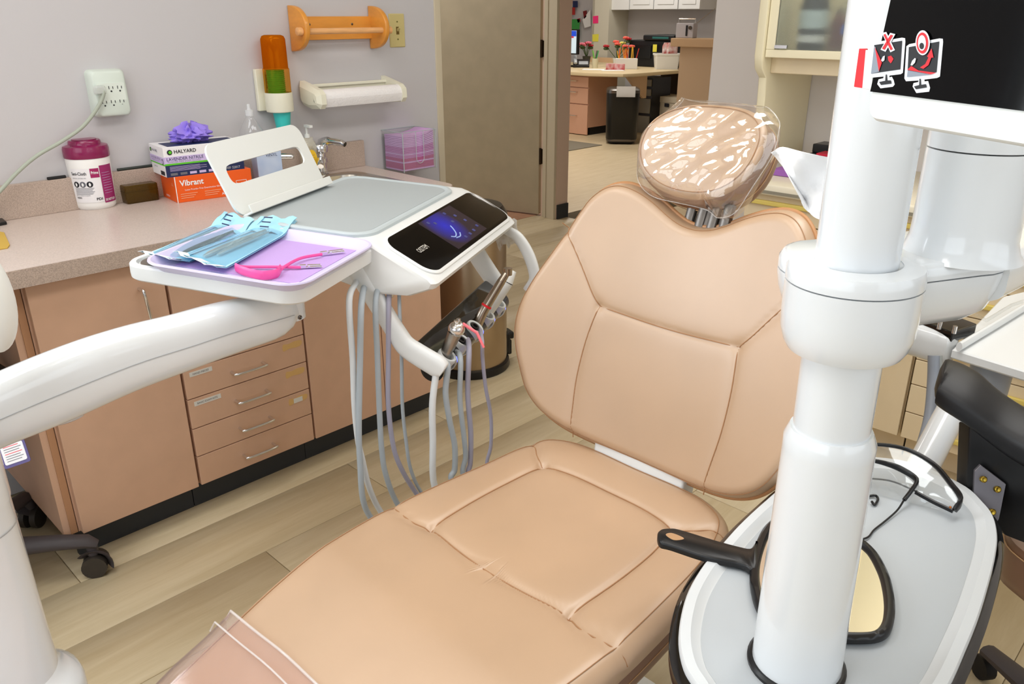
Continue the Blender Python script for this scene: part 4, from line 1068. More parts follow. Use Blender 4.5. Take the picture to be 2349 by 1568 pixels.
make('rounded_handle', G().fr(hc, unit(A(_r2[0], _r2[1], 0)), unit(A(_fw[0], _fw[1], 0)), (0, 0, 1)).ball((0, 0, 0), .033, .03, .074, 28, 18).cyl((-.01, 0, -.02), (-.14, .02, -.04), .016, 14).cyl((-.13, .02, -.04), (-.13, .02, -.20), .014, 14), 'white_plastic', t)
# warning card hanging under the arm
q = [PD(8, 1022, 1.40), PD(52, 1007, 1.40), PD(60, 1045, 1.40), PD(16, 1066, 1.40)]
U_ = unit(q[1] - q[0]); V_ = unit(q[0] - q[3]); N__ = unit(np.cross(U_, V_)); V_ = np.cross(N__, U_)
t = thing('warning_card', 'small laminated warning card hanging below the white arm', 'warning card', q[3])
make('laminate', G().fr(q[3] - U_ * .004 - V_ * .004, U_, V_, N__).prism(rrect(.048, .043, .004, 3, .022, .019), -.001, 0), mat('violet_edge', '#5B4F86', .3), t)
make('card', G().fr(q[3], U_, V_, N__).prism(rrect(.040, .034, .003, 3, .018, .016), 0, .0008), 'card_white', t)
for i in range(7): make('text_line', G().fr(q[3], U_, V_, N__).bx(.003, .030 + .004 * (i % 2), .029 - i * .0042, .030 - i * .0042, .0008, .0011), 'red_ink' if i in (0, 3) else 'grey_ink', t)
make('hang_cord', G().tube([q[0] * .5 + q[1] * .5, q[0] * .5 + q[1] * .5 + A(0, 0, .2)], .001, 6), 'grey_ink', t)
# ------------------------------------------------------------------ dental chair
def leather(name, c):
    m = mat(name, c, .45, spec=.6, coat=.9, sheen=.0, bump=(900, .10, .0006), var=(5, .05, 3))
    m.node_tree.nodes['Principled BSDF'].inputs['Coat Roughness'].default_value = .44
    m.node_tree.nodes['Principled BSDF'].inputs['Coat IOR'].default_value = 1.85
    return m
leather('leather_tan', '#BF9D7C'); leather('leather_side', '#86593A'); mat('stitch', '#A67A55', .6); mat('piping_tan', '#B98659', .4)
YC = .805
def seg_dist(P, poly, closed=True):
    """distance of points (n,2) to a polyline"""
    Q = np.array(poly, float); B = np.roll(Q, -1, 0) if closed else Q[1:]
    if not closed: Q = Q[:-1]
    best = np.full(len(P), 9.)
    for a, b in zip(Q, B):
        d = b - a; L = d @ d + 1e-12
        t = np.clip(((P - a) @ d) / L, 0, 1)
        best = np.minimum(best, np.linalg.norm(P - a - t[:, None] * d, axis=1))
    return best
def cushion(outline, cen, mapf, T, r, seams=(), depth=.006, sw=.009, rings=64, tb=None, crown=0.0):
    """ring-meshed pad: mapf(a, b, h) places outline coordinates at height h over the pad's mid-surface"""
    o = np.array(outline, float); n = len(o); c = np.array(cen, float)
    ts = np.r_[1 - np.linspace(0, 1, rings) ** 1.6 * .985]
    P = np.concatenate([c + (o - c) * t for t in ts])
    d = seg_dist(P, o)
    e = np.clip(d / r, 0, 1); h = T * np.sqrt(np.clip(1 - (1 - e) ** 2, 0, 1))
    h += crown * (1 - np.exp(-d / .07))
    for s in seams:
        sd = seg_dist(P, s, False)
        h -= depth * np.exp(-(sd / sw) ** 2) + depth * .55 * np.exp(-(sd / (sw * 3.2)) ** 2)
    hb = -(tb if tb is not None else T) * np.sqrt(np.clip(1 - (1 - np.clip(d / r, 0, 1)) ** 2, 0, 1))
    top = [mapf(p[0], p[1], q) for p, q in zip(P, h)]
    bot = [mapf(p[0], p[1], q) for p, q in zip(P[n:], hb[n:])]
    g = G(); F = []
    for i in range(rings - 1):
        for k in range(n): F.append((i * n + k, i * n + (k + 1) % n, (i + 1) * n + (k + 1) % n, (i + 1) * n + k))
    F.append(tuple((rings - 1) * n + k for k in range(n)))
    off = rings * n
    for i in range(rings - 1):
        for k in range(n):
            a = (k if i == 0 else off + (i - 1) * n + k); b = ((k + 1) % n if i == 0 else off + (i - 1) * n + (k + 1) % n)
            F.append((b, a, off + i * n + k, off + i * n + (k + 1) % n))
    F.append(tuple(off + (rings - 2) * n + k for k in range(n - 1, -1, -1)))
    g.add(top + bot, F)
    def hat(pts):
        Q = np.array(pts, float); d = seg_dist(Q, o); e = np.clip(d / r, 0, 1)
        h = T * np.sqrt(np.clip(1 - (1 - e) ** 2, 0, 1)) + crown * (1 - np.exp(-d / .07))
        for s in seams:
            sd = seg_dist(Q, s, False); h -= depth * np.exp(-(sd / sw) ** 2) + depth * .55 * np.exp(-(sd / (sw * 3.2)) ** 2)
        return [mapf(p[0], p[1], q + .0010) for p, q in zip(Q, h)]
    return g, hat
ch = thing('dental_chair', 'tan leather dental chair with winged backrest and stitched seat', 'dental chair', (.9, YC, 0))
# --- backrest: coordinates (y, s) on the tilted plane, wings curving forward
BP = A(1.183, YC, .505); BT_ = unit(A(.315, 0, 1)); BNn = A(-BT_[2], 0, BT_[0])
TB = .036
def bmap(y, s, h):
    f = .072 * (y / .34) ** 2 - TB + .0
    return BP + A(0, y, 0) + BT_ * s + BNn * (f + h)
half = [(0, .474), (.03, .478), (.06, .490), (.10, .511), (.14, .526), (.178, .531), (.212, .520), (.240, .492), (.258, .455), (.275, .413), (.298, .36), (.318, .313), (.335, .262), (.342, .22), (.341, .182), (.331, .142), (.314, .102), (.291, .058), (.262, .028), (.225, .008), (.18, -.004), (.12, -.010), (.05, -.012), (0, -.012)]
full = half + [(-a, b) for a, b in half[-2:0:-1]]
ol = spl(full, 5, True)
L1 = [(.160, .275), (.170, .20), (.172, .12), (.166, .05), (.160, -.012)]; L2 = [(.160, .275), (.182, .30), (.215, .345), (.25, .39), (.282, .425)]
seams = [spl([(-.160, .275), (0, .268), (.160, .275)], 6), spl(L1, 5), spl(L2, 5), spl([(-a, b) for a, b in L1], 5), spl([(-a, b) for a, b in L2], 5)]
g, hat = cushion(ol, (0, .25), bmap, TB, .026, seams, .0024, .005, 76, tb=.022, crown=.004)
br = make('backrest', g, 'leather_tan', ch, smooth=60)
for s in seams: make('seam', G().tube(hat(s)[:-1] if len(s) > 30 else hat(s), .0011, 6), 'stitch', br)
make('piping', G().tube([bmap(p[0], p[1], .001) for p in inset(ol, -.001)], .0042, 8, loop=True), 'piping_tan', br)
st = inset(ol, .009)
make('stitch_line', G().tube(hat(st), .0007, 5, loop=True), 'stitch', br)
# metal yoke behind the backrest and under the seat
make('back_plate', G().loft([[BP + A(0, y, 0) + BT_ * s + BNn * (-.062 - d) for y, s in rrect(.26, .40, .05, 5, 0, .22)] for d in (0, .02)]), 'white_gloss', ch)
make('back_bracket', G().fr((0, YC, 0)).loft([[(1.165 - .0, -.11, .30), (1.165, .11, .30), (1.20, .11, .30), (1.20, -.11, .30)], [(1.19, -.11, .50), (1.19, .11, .50), (1.24, .11, .49), (1.24, -.11, .49)], [(1.25, -.11, .62), (1.25, .11, .62), (1.29, .11, .61), (1.29, -.11, .61)]]), 'white_satin', ch, bevel=.006)
# --- seat
ZS = .425
def seatz(x):
    z = ZS
    if x < .62: z -= .50 * (.62 - x) ** 1.35 * .75
    z += .030 * max(0, (x - .98) / .22) ** 2 * 1.0
    return z
def smap(x, y, h):
    dy = abs(y)
    return A(x, YC + y, seatz(x) + h + .012 * (dy / .28) ** 2 * (1 if x > .5 else x / .5))
TS = .028
left = [(1.205, .0), (1.205, .10), (1.195, .17), (1.165, .225), (1.115, .250), (1.05, .265), (.93, .276), (.80, .283), (.70, .281), (.60, .272), (.50, .262), (.40, .252), (.25, .240), (.05, .225), (-.20, .212), (-.40, .200), (-.46, .17), (-.485, .10), (-.49, .0)]
full = left + [(a, -b) for a, b in left[-2:0:-1]]
ol = spl(full, 6, True)
Q1 = [(.785, .166), (.90, .172), (1.0, .170), (1.085, .160)]
def mir(L): return [(a, -b) for a, b in L]
seat_seams = [spl(Q1, 6), spl(mir(Q1), 6), spl([(.785, .166), (.775, .08), (.772, 0), (.775, -.08), (.785, -.166)], 6), spl([(1.085, .160), (1.098, .08), (1.10, 0), (1.098, -.08), (1.085, -.160)], 6),
              spl([(.785, .166), (.772, .20), (.775, .25), (.782, .283)], 6), spl(mir([(.785, .166), (.772, .20), (.775, .25), (.782, .283)]), 6),
              spl([(1.085, .160), (1.10, .19), (1.12, .215), (1.13, .245)], 5), spl(mir([(1.085, .160), (1.10, .19), (1.12, .215), (1.13, .245)]), 5)]
oc_ = np.array(ol)
g, hat = cushion(ol, (.86, 0), smap, TS, .034, seat_seams, .0042, .007, 90, tb=.05, crown=.010)
sm_ = make('seat_cushion', g, 'leather_tan', ch, smooth=60)
for s in seat_seams: make('seam', G().tube(hat(s), .0011, 6), 'stitch', sm_)
make('stitch_line', G().tube(hat(inset(ol, .020)), .0008, 5, loop=True), 'stitch', sm_)
ol2 = inset(ol, .012)
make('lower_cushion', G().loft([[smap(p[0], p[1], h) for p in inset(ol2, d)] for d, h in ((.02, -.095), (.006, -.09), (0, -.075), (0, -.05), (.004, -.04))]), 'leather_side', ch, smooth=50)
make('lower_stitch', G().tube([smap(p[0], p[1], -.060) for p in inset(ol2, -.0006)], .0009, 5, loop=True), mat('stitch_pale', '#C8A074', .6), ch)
make('seat_frame', G().fr((0, YC, 0)).loft([[(x, y, z) for x, y in rrect(w, d, .06, 5, .78, 0)] for w, d, z in ((.62, .30, .20), (.66, .36, .32), (.66, .38, .335))]), 'white_gloss', ch)
make('pedestal', G().fr((0, YC, 0)).loft([[(x, y, z) for x, y in rrect(w, d, .1, 6, .70, 0)] for w, d, z in ((.86, .44, 0), (.86, .44, .04), (.60, .30, .07), (.42, .26, .20))]), 'white_gloss', ch)
# --- headrest
HT = RAD(33); HU_ = A(math.sin(HT), 0, math.cos(HT)); HN = A(-math.cos(HT), 0, math.sin(HT)); HP = A(1.378, YC + .026, 1.092)
def hmap(y, s, h): return HP + A(0, y, 0) + HU_ * s + HN * (h - .012 + .02 * (y / .12) ** 2)
hl = [(.132 * math.copysign(abs(math.cos(a)) ** .86, math.cos(a)), .100 * math.copysign(abs(math.sin(a)) ** .9, math.sin(a)) * (1.0 if math.sin(a) < 0 else .95)) for a in (2 * math.pi * (k + .5) / 96 for k in range(96))]
g, hat = cushion(hl, (0, 0), hmap, .014, .014, (), rings=34, tb=.004, crown=.008)
hr = make('headrest', g, 'leather_tan', ch, smooth=60)
make('stitch_line', G().tube(hat(inset(hl, .010)), .0009, 5, loop=True), 'stitch', hr)
lay = G().loft([[hmap(p[0], p[1], h) for p in inset(hl, d)] for d, h in ((.020, -.076), (.004, -.072), (-.002, -.06), (-.002, -.042), (.003, -.036), (-.002, -.030), (-.003, -.012), (.0, -.001))])
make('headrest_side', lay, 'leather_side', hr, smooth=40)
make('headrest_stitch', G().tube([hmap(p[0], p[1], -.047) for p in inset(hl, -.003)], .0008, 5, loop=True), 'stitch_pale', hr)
make('headrest_stem', G().tube([HP + HU_ * -.04 - HN * .055, A(1.40, YC, 1.0), A(1.37, YC, .93), A(1.33, YC, .80)], [.03, .026, .026, .026], 12, ry=[.02] * 4, up=(0, 1, 0)), 'dark_steel', ch)
for i in range(4): make('stem_band', G().fr((0, 0, 0)).tube([A(1.352 + .004 * i, YC - .05 + .028 * i, .945), A(1.372 + .004 * i, YC - .05 + .028 * i, .995)], .009, 8, ry=.012), 'dark_steel', ch)
# clear barrier bag over the headrest
film('bag_film', '#FFF8F0', .03, .05, '#FFFFFF', bump=(8, .11, .02), spec=.15)
NB, MB_ = 64, 40
def bagpt(y, s, h):
    return HP + A(0, y, 0) + HU_ * s + HN * h
rngb = np.random.RandomState(11)
def wr(a, b): return .0030 * math.sin(14 * (a + .8 * b) + 2 * math.sin(5 * a)) + .0022 * math.sin(23 * (a + 1.1 * b) + 3 * math.sin(6 * b)) + .0012 * math.sin(31 * b - 9 * a)
bo = spl([(.096, .098), (.086, .106), (.03, .108), (-.06, .106), (-.088, .102), (-.118, .082), (-.138, .055), (-.142, .01), (-.130, -.06), (-.108, -.108), (-.08, -.124), (-.04, -.108), (.03, -.106), (.09, -.100), (.122, -.072), (.140, -.02), (.134, .035)], 7, True)
bo = np.array(bo); nb = len(bo)
def bagring(t, front):
    out = []
    for k, p in enumerate(bo):
        a = 2 * math.pi * k / nb
        y, s = p * t
        hf = .020 + .004 * (1 - t ** 4) if front else -.095 - .004 * (1 - t)
        edge = (t ** 8)
        h = hf * (1 - edge) + (-.028) * edge
        if front: h += wr(y * 4.2, s * 4.2) * (1 - edge) * .8
        h += .020 * (y / .12) ** 2 * (1 if t < 1.01 else 0)
        h += .004 * math.sin(a * 9) * edge
        out.append(bagpt(y, s, h))
    return out
R = [bagring(t, True) for t in [.03 + .032 * q_ for q_ in range(28)] + [.92, .945, .965, .985, 1.0]]
R += [bagring(t, False) for t in (.985, .95, .88)]
hb = thing('headrest_bag', 'crinkled clear plastic bag over the headrest', 'plastic bag', HP - A(0, 0, .1))
make('film', G().loft(R, True, False), 'bag_film', hb, smooth=70)
film('bag_seam', '#FFFFFF', .22, .1)
make('edge_seam', G().tube(R[-4], .0008, 6, loop=True), 'bag_seam', hb)
# clear cover over the foot of the seat
film('foot_film', '#F4EEF0', .10, .12, '#FFF8F4', bump=(6, .12, .01))
rows = []
xs = list(np.linspace(.425, -.45, 18))
for i, x in enumerate(xs):
    row = []
    for j in range(25):
        q = -1.0 + 2.0 * j / 24
        w = np.interp(x, [-.46, -.2, .05, .25, .4, .5], [.19, .214, .229, .244, .256, .266]) + .007
        y = w * max(-1, min(1, q * 1.12))
        h = TS + .014 if abs(q) < .86 else TS + .012 - (abs(q) - .86) / .14 * .062
        xx = x + .02 * (1 - q * q)
        row.append(smap(min(xx, 1.0), y, h + .0015 * math.sin(6 * x * 9 + j)))
    rows.append(row)
fc = thing('foot_cover', 'clear plastic cover over the foot end of the seat', 'plastic cover', tuple(np.mean(np.array(rows).reshape(-1, 3), 0) - A(0, 0, .05)))
make('sheet', G().sheet(rows, .0006), 'foot_film', fc, smooth=60)
e0 = [p + A(0, 0, .001) for p in rows[0]]; e1 = [p * .86 + q * .14 + A(0, 0, .002) for p, q in zip(rows[0], rows[1])]
e1 = [smap(np.array(p)[0] - .03, np.array(p)[1] - YC, 0) * 0 + A(p[0] - .028, p[1], p[2] - .004) for p in rows[0]]
film('hem_film', '#F6F1F0', .45, .12, '#FFFFFF')
make('hem', G().tube(e0[1:-1], .0022, 8), 'hem_film', fc); make('hem', G().tube(e1[1:-1], .0016, 8), 'hem_film', fc)
# ------------------------------------------------------------------ side box with the equipment post
ZB = .58
def onb(x, y, z=ZB): return PZ(x, y, z)[:2]
pix = [(1569, 1522), (1557.5, 1464), (1563, 1406), (1581, 1348), (1616, 1290), (1654.5, 1247), (1697, 1200), (1751, 1150), (1815, 1098), (1890, 1062), (1965, 1046), (2062, 1053), (2139, 1076), (2217, 1115), (2255.5, 1150), (2279, 1181), (2288.5, 1224), (2284.6, 1270), (2271, 1328), (2247.7, 1406), (2217, 1483), (2178, 1568), (2120, 1650), (2030, 1730), (1900, 1770), (1760, 1740), (1650, 1650), (1596, 1568)]
bo_ = [tuple(onb(*p)) for p in pix]
bo_ = [tuple(p) for p in spl(bo_, 4, True)]
ctr = np.mean(bo_, 0)
bx = thing('side_box', 'white cuspidor side box with a grey recessed top and black band', 'equipment box', (ctr[0], ctr[1], 0))
mat('box_grey', '#B6BCC1', .42); mat('box_rim', '#D3D7DA', .4)
make('top_tray', G().slab(bo_, [(0, ZB - .012), (0, ZB - .003), (.002, ZB), (.015, ZB + .0005), (.017, ZB - .001), (.026, ZB - .007), (.03, ZB - .008)]), 'box_rim', bx)
make('tray_floor', G().slab(inset(bo_, .0285), [(0, ZB - .0085), (0, ZB - .0072)]), 'box_grey', bx)
make('black_band', G().slab(bo_, [(-.004, ZB - .04), (-.011, ZB - .036), (-.012, ZB - .016), (-.004, ZB - .010), (.002, ZB - .010)]), 'black_gloss', bx)
make('body', G().slab(bo_, [(.07, .03), (.05, .05), (.02, .30), (.0, ZB - .10), (-.008, ZB - .045), (-.004, ZB - .038)]), 'white_gloss', bx)
make('foot', G().slab(bo_, [(.05, 0), (.05, .035)]), 'charcoal', bx)
# post
pb = PZ(1827, 1512, ZB); pt = PZ(1827, 1512, ZB)
PO_ = A(pb[0], pb[1], ZB - .006)
lean = unit(A(-.012, .010, 1))
w_ = unit(np.cross(A(0, 1, 0), lean)); PU = w_; PV = np.cross(lean, w_)
def post(g): return g.fr(PO_, PU, PV, lean)
po = thing('equipment_post', 'tall glossy white post with a swivel collar standing on the side box', 'equipment post', PO_)
def zp(y):      # height along the post seen at image row y
    lo, hi = -.1, 1.2
    for _ in range(50):
        m = (lo + hi) / 2; q = PO_ + lean * m - CAMP
        yy = 784 + FPX * np.dot(q, _d2) / np.dot(q, _fw)
        if yy > y: lo = m
        else: hi = m
    return m
def pxw(y, w): q = PO_ + lean * zp(y) - CAMP; return w / 2 * np.dot(q, _fw) / FPX
r0 = pxw(1500, 196); r1 = pxw(985, 203); r2 = pxw(900, 172); r3 = pxw(700, 297); r4 = pxw(500, 186)
h1 = zp(990); h2 = zp(792); h3 = zp(640); h4 = zp(585)
make('base_ring', post(G()).lathe([(r0 + .006, -.001), (r0 + .006, .004), (r0 + .003, .007)], 40), 'black_plastic', po)
make('lower_tube', post(G()).lathe([(r0, .004), (r0, .01), (r1, h1 - .02), (r1, h1 - .008), (r1 - .004, h1 + .002), (r2 + .003, h1 + .005)], 48), 'white_gloss', po)
make('middle_tube', post(G()).lathe([(r2, h1 - .02), (r2, h2 + .02)], 48), 'white_gloss', po)
make('collar', post(G()).lathe([(r2 - .004, h2 - .006), (r3 * .86, h2 - .002), (r3 * .93, h2 + .006), (r3 * .985, h2 + .02), (r3, h2 + .04), (r3, h3 - .0015)], 56), 'white_gloss', po)
make('collar_lid', post(G()).lathe([(r3, h3), (r3, h4 - .012), (r3 - .002, h4 - .008), (r4 + .004, h4 - .006), (r4 + .003, h4 - .02)], 56, c1=False), 'white_gloss', po)
make('upper_tube', post(G()).lathe([(r4, h4 - .03), (r4, zp(0) + .7)], 48), 'white_gloss', po)
# swivel bracket, second tube, horizontal arm
zb_ = (PO_ + lean * h3)[2]
s2 = PZ(2203, 572, zb_ + .02)
pc0 = PO_ + lean * h3
b2 = thing('swivel_bracket', 'white swivel bracket with a second tube and long arm behind the post', 'equipment arm', (s2[0], s2[1], zb_ - .1))
ax_ = unit(A(s2[0] - pc0[0], s2[1] - pc0[1], 0)); L_ = math.hypot(s2[0] - pc0[0], s2[1] - pc0[1]); pr = A(-ax_[1], ax_[0], 0)
rs = np.dot(s2 - CAMP, _fw) * 222 / 2 / FPX
def stad(r_, rb, n=14):
    o = [(rb * math.cos(RAD(a)) * 1 - 0, rb * math.sin(RAD(a))) for a in np.linspace(100, 260, n)]
    o += [(L_ + r_ * math.cos(RAD(a)), r_ * math.sin(RAD(a))) for a in np.linspace(-100, 100, n)]
    return o
base = A(pc0[0], pc0[1], zb_)
off = unit(A(_fw[0], _fw[1], 0)) * .03
g = G().fr(base + off, ax_, pr, (0, 0, 1))
so = stad(rs * 1.22, r3 * .98)
g.slab(so, [(.05, -.066), (.03, -.060), (.012, -.045), (.003, -.02), (0, -.004), (0, .0)])
make('bracket_bowl', g, 'white_gloss', b2, smooth=50)
make('bracket_lid', G().fr(base + off, ax_, pr, (0, 0, 1)).slab(so, [(0, .0015), (0, .012), (.004, .018), (.008, .019)]), 'white_gloss', b2, smooth=50)
sc_ = A(s2[0], s2[1], 0)
zseam = PP(2215, 352, sc_ - unit(A(sc_[0], sc_[1], 0)) * rs, unit(A(sc_[0], sc_[1], 0)))[2]
make('second_tube', G().fr(sc_).lathe([(rs * 1.18, zb_ + .015), (rs * 1.08, zb_ + .022), (rs * 1.01, zb_ + .034), (rs, zb_ + .05), (rs, zseam - .001)], 48), 'white_gloss', b2)
make('second_tube_cap', G().fr(sc_).lathe([(rs, zseam + .0005), (rs, zb_ + .5)], 48), 'white_gloss', b2)
ad = unit(A(math.cos(RAD(-6)), math.sin(RAD(-6)), 0)); an = A(-ad[1], ad[0], 0)
q0 = sc_ + A(0, 0, zb_)
R = []
for s_, hw, zt_, zb2 in ((.02, .045, .017, -.036), (.12, .045, .017, -.036), (.35, .042, .016, -.032), (.70, .038, .012, -.03), (.73, .03, .006, -.024)):
    R.append([q0 + ad * s_ + an * (hw * a) + A(0, 0, (zt_ + zb2) / 2 + (zt_ - zb2) / 2 * b_) for a, b_ in rrect(2, 2, .6, 5)])
make('long_arm', G().loft(R), 'white_gloss', b2, smooth=50)
# tissue standing on the bracket
rows = []
tc_ = [[(1768, 350), (1796, 338), (1850, 350), (1915, 364)], [(1782, 362), (1815, 375), (1860, 395), (1915, 405)], [(1803, 395), (1830, 420), (1870, 435), (1912, 440)], [(1822, 430), (1845, 455), (1875, 470), (1905, 478)], [(1845, 475), (1862, 492), (1880, 504), (1898, 512)]]
dd_ = np.dot(base + off - CAMP, _fw) + .03
for i, r in enumerate(tc_):
    rows.append([PD(x, y, dd_ + .018 * math.sin(1.7 * i + 2.4 * j)) for j, (x, y) in enumerate(r)])
rows = [spl(r, 4) for r in rows]
rows = list(map(list, zip(*[spl([rows[i][k] for i in range(5)], 4) for k in range(len(rows[0]))])))
make('tissue_sheet', G().sheet(rows, .0008), mat('tissue', '#F3F3F4', .85, bump=(220, .15, .001)), label='white tissue sheet tucked behind the post', cat='tissue', smooth=70)
# ------------------------------------------------------------------ monitor
mo = PD(1994, 235, .60)
ma = RAD(60 + 180); MU = A(math.cos(ma), math.sin(ma), 0); MN = A(math.cos(RAD(150)), math.sin(RAD(150)), 0); MV = unit(A(0, 0, 1) - MN * .08); MN = np.cross(MU, MV)
def mpx(x, y): q = PP(x, y, mo, MN) - mo; return q @ MU, q @ MV
mh = .30; mw = .46
s00 = mpx(1999, 210)
bz = mpx(1997, 276)[1]
bl = mpx(1991, 240)[0]
mt = thing('monitor', 'black glossy monitor in a white frame before the post', 'monitor', mo + MU * .2)
MO = mo + MU * bl + MV * bz
def mfr(g, u=0, v=0, n=0): return g.fr(MO + MU * u + MV * v + MN * n, MU, MV, MN)
sb = s00[1] - bz; sl = s00[0] - bl
make('frame', mfr(G()).slab(rrect(mw, mh, .012, 6, mw / 2, mh / 2), [(.006, -.03), (.001, -.026), (0, -.01), (0, -.003), (.002, 0)]), mat('monitor_white', '#DFE2DF', .35), mt)
sw_ = .43
make('screen', mfr(G()).bx(sl, sl + sw_, sb, sb + .25, .0, .0012), mat('screen_black', '#050506', .06, spec=.16), mt)
def tab(name, pts, m):
    q = [(lambda w: (w[0] - bl, w[1] - bz))(mpx(*p)) for p in pts]
    make(name, mfr(G()).loft([[(a, b, -.0025) for a, b in q], [(a, b, -.0005) for a, b in q]]), m, mt, bevel=.0004)
tab('tag_strip', [(1984, 114), (2004, 116), (1998, 206), (1976, 203)], 'white_plastic')
tab('red_tag', [(1969, 111), (1985, 111), (1977, 202), (1957, 199)], mat('red_tag', '#F4222C', .5))
mat('sticker_white', '#E9EEF4', .5); mat('sticker_grey', '#8A93A0', .5); mat('sticker_black', '#14161B', .5)
MS = lambda x, y: (lambda q: (q[0] - bl, q[1] - bz))(mpx(x, y))
def poly(name, pts, m, parent, n): return make(name, mfr(G(), 0, 0, n).add([(a, b, 0) for a, b in (MS(*p) for p in pts)], [tuple(range(len(pts)))]), m, parent)
def stk(p0, px):
    """pixel of the enlarged sticker view (origin 1940,0; 4.611 px per photo px)"""
    return [(1940 + x / 4.611, y / 4.611) for x, y in px]
s1_ = thing('tilt_sticker', 'white-edged sticker with a red cross on the monitor', 'sticker', MO + MU * .01 + MV * .05)
z = .0014
poly('outline', stk(0, [(300, 465), (325, 448), (612, 400), (645, 405), (648, 440), (622, 770), (600, 785), (480, 800), (478, 820), (505, 812), (525, 850), (535, 895), (515, 918), (385, 935), (350, 890), (365, 840), (415, 828), (418, 810), (290, 822), (270, 800)]), 'sticker_white', s1_, z)
poly('picture', stk(0, [(322, 478), (618, 432), (598, 735), (288, 780)]), 'sticker_black', s1_, z + .0003)
poly('panel', stk(0, [(325, 490), (340, 500), (378, 760), (290, 782)]), 'sticker_grey', s1_, z + .0006)
poly('red_wedge', stk(0, [(336, 500), (410, 665), (378, 755)]), 'red_ink', s1_, z + .0009)
poly('red_arrow', stk(0, [(470, 600), (505, 590), (530, 625), (510, 660), (500, 672), (475, 640)]), 'red_ink', s1_, z + .0006)
poly('hand', stk(0, [(405, 640), (425, 600), (445, 590), (440, 640), (420, 655)]), 'sticker_white', s1_, z + .0012)
poly('stand', stk(0, [(375, 868), (440, 855), (445, 790), (458, 788), (462, 852), (500, 850), (508, 885), (395, 900)]), 'sticker_black', s1_, z + .0005)
for nm, m, k, dz in (('cross_edge', 'sticker_white', 1, .0008), ('cross', 'red_ink', 0, .0012)):
    e = 20 * k
    poly(nm, stk(0, [(430 - e, 370 - e), (450 + e * .3, 360 - e), (528 + e, 520 + e * .6), (505 - e * .3, 535 + e)]), m, s1_, z + dz)
    poly(nm, stk(0, [(505 - e * .4, 370 - e), (532 + e, 375 - e * .6), (440 + e * .4, 530 + e), (415 - e, 515 + e * .6)]), m, s1_, z + dz)
s2_ = thing('tilt_sticker', 'white-edged sticker with a red ring on the monitor', 'sticker', MO + MU * .03 + MV * .05)
poly('outline', stk(0, [(660, 490), (690, 468), (1010, 408), (1045, 412), (1048, 445), (1015, 810), (985, 825), (850, 842), (852, 862), (890, 858), (910, 930), (900, 970), (765, 985), (725, 915), (735, 880), (785, 868), (790, 852), (655, 860), (638, 830)]), 'sticker_white', s2_, z)
poly('picture', stk(0, [(688, 500), (1012, 440), (982, 765), (672, 808)]), 'sticker_black', s2_, z + .0003)
poly('panel', stk(0, [(680, 745), (930, 790), (672, 815)]), 'sticker_grey', s2_, z + .0006)
poly('red_wedge', stk(0, [(680, 740), (722, 700), (800, 748), (985, 772), (930, 788)]), 'red_ink', s2_, z + .0009)
poly('hand', stk(0, [(718, 690), (735, 645), (765, 615), (775, 625), (765, 665), (735, 695)]), 'sticker_white', s2_, z + .0012)
poly('red_arrow', stk(0, [(815, 715), (870, 680), (905, 610), (890, 600), (938, 515), (958, 610), (935, 612), (905, 690), (850, 730)]), 'red_ink', s2_, z + .0009)
poly('stand', stk(0, [(745, 915), (800, 900), (803, 835), (816, 833), (820, 898), (872, 890), (882, 925), (765, 945)]), 'sticker_black', s2_, z + .0005)
def ell(cx, cy, rx, ry): return stk(0, [(cx + rx * math.cos(RAD(a)), cy + ry * math.sin(RAD(a))) for a in range(0, 360, 15)])
poly('ring_edge', ell(847, 455, 76, 132), 'sticker_white', s2_, z + .0012); poly('ring', ell(847, 458, 62, 112), 'red_ink', s2_, z + .0015); poly('ring_inner', ell(847, 458, 42, 82), 'sticker_white', s2_, z + .0018); poly('ring_hole', ell(847, 490, 24, 34), 'sticker_black', s2_, z + .0021)
make('monitor_arm', G().tube([MO + MU * .23 + MV * .15 - MN * .03, MO + MU * .23 + MV * .15 - MN * .12, A(sc_[0], sc_[1], zb_ + .42)], .022, 14), 'white_gloss', mt)
# ------------------------------------------------------------------ hand mirror on the side box
ZM = ZB - .0065
mm = thing('hand_mirror', 'black hand mirror lying on the side box around the post', 'hand mirror', (*onb(1890, 1340), ZM))
mo_ = [(1768, 1192), (1742, 1225), (1722, 1290), (1724, 1350), (1745, 1405), (1800, 1448), (1880, 1460), (1960, 1466), (2018, 1462), (2046, 1440), (2054, 1395), (2048, 1345), (2035, 1305), (2010, 1262), (1975, 1232), (1930, 1205), (1860, 1180), (1800, 1178)]
mol = [tuple(p) for p in spl([tuple(onb(x, y, ZM + .012)) for x, y in mo_], 5, True)]
g = G(); oi = inset(mol, .0135)
g.loft([[(p[0], p[1], z) for p in q] for q, z in ((inset(mol, .004), ZM + .001), (mol, ZM + .004), (mol, ZM + .011), (inset(mol, .004), ZM + .015), (inset(mol, .010), ZM + .015), (oi, ZM + .011), (oi, ZM + .001))], loop=True)
make('frame', g, 'black_plastic', mm, smooth=45)
make('glass', G().slab(inset(mol, .0125), [(0, ZM + .004), (0, ZM + .0085)]), mat('mirror', '#F2EFE8', .02, 1.0), mm)
hp = [(1508, 1226), (1514, 1214), (1535, 1211), (1560, 1214), (1640, 1238), (1700, 1254), (1722, 1256), (1738, 1240), (1740, 1300), (1722, 1304), (1700, 1292), (1620, 1276), (1540, 1250), (1515, 1243)]
hol = [tuple(onb(x, y, ZM + .014)) for x, y in hp]; hol = [tuple(p) for p in spl(hol, 4, True)]
hs = [tuple(p) for p in spl([tuple(onb(x, y, ZM + .014)) for x, y in ((1527, 1228), (1540, 1224), (1562, 1232), (1568, 1238), (1545, 1240))], 4, True)]
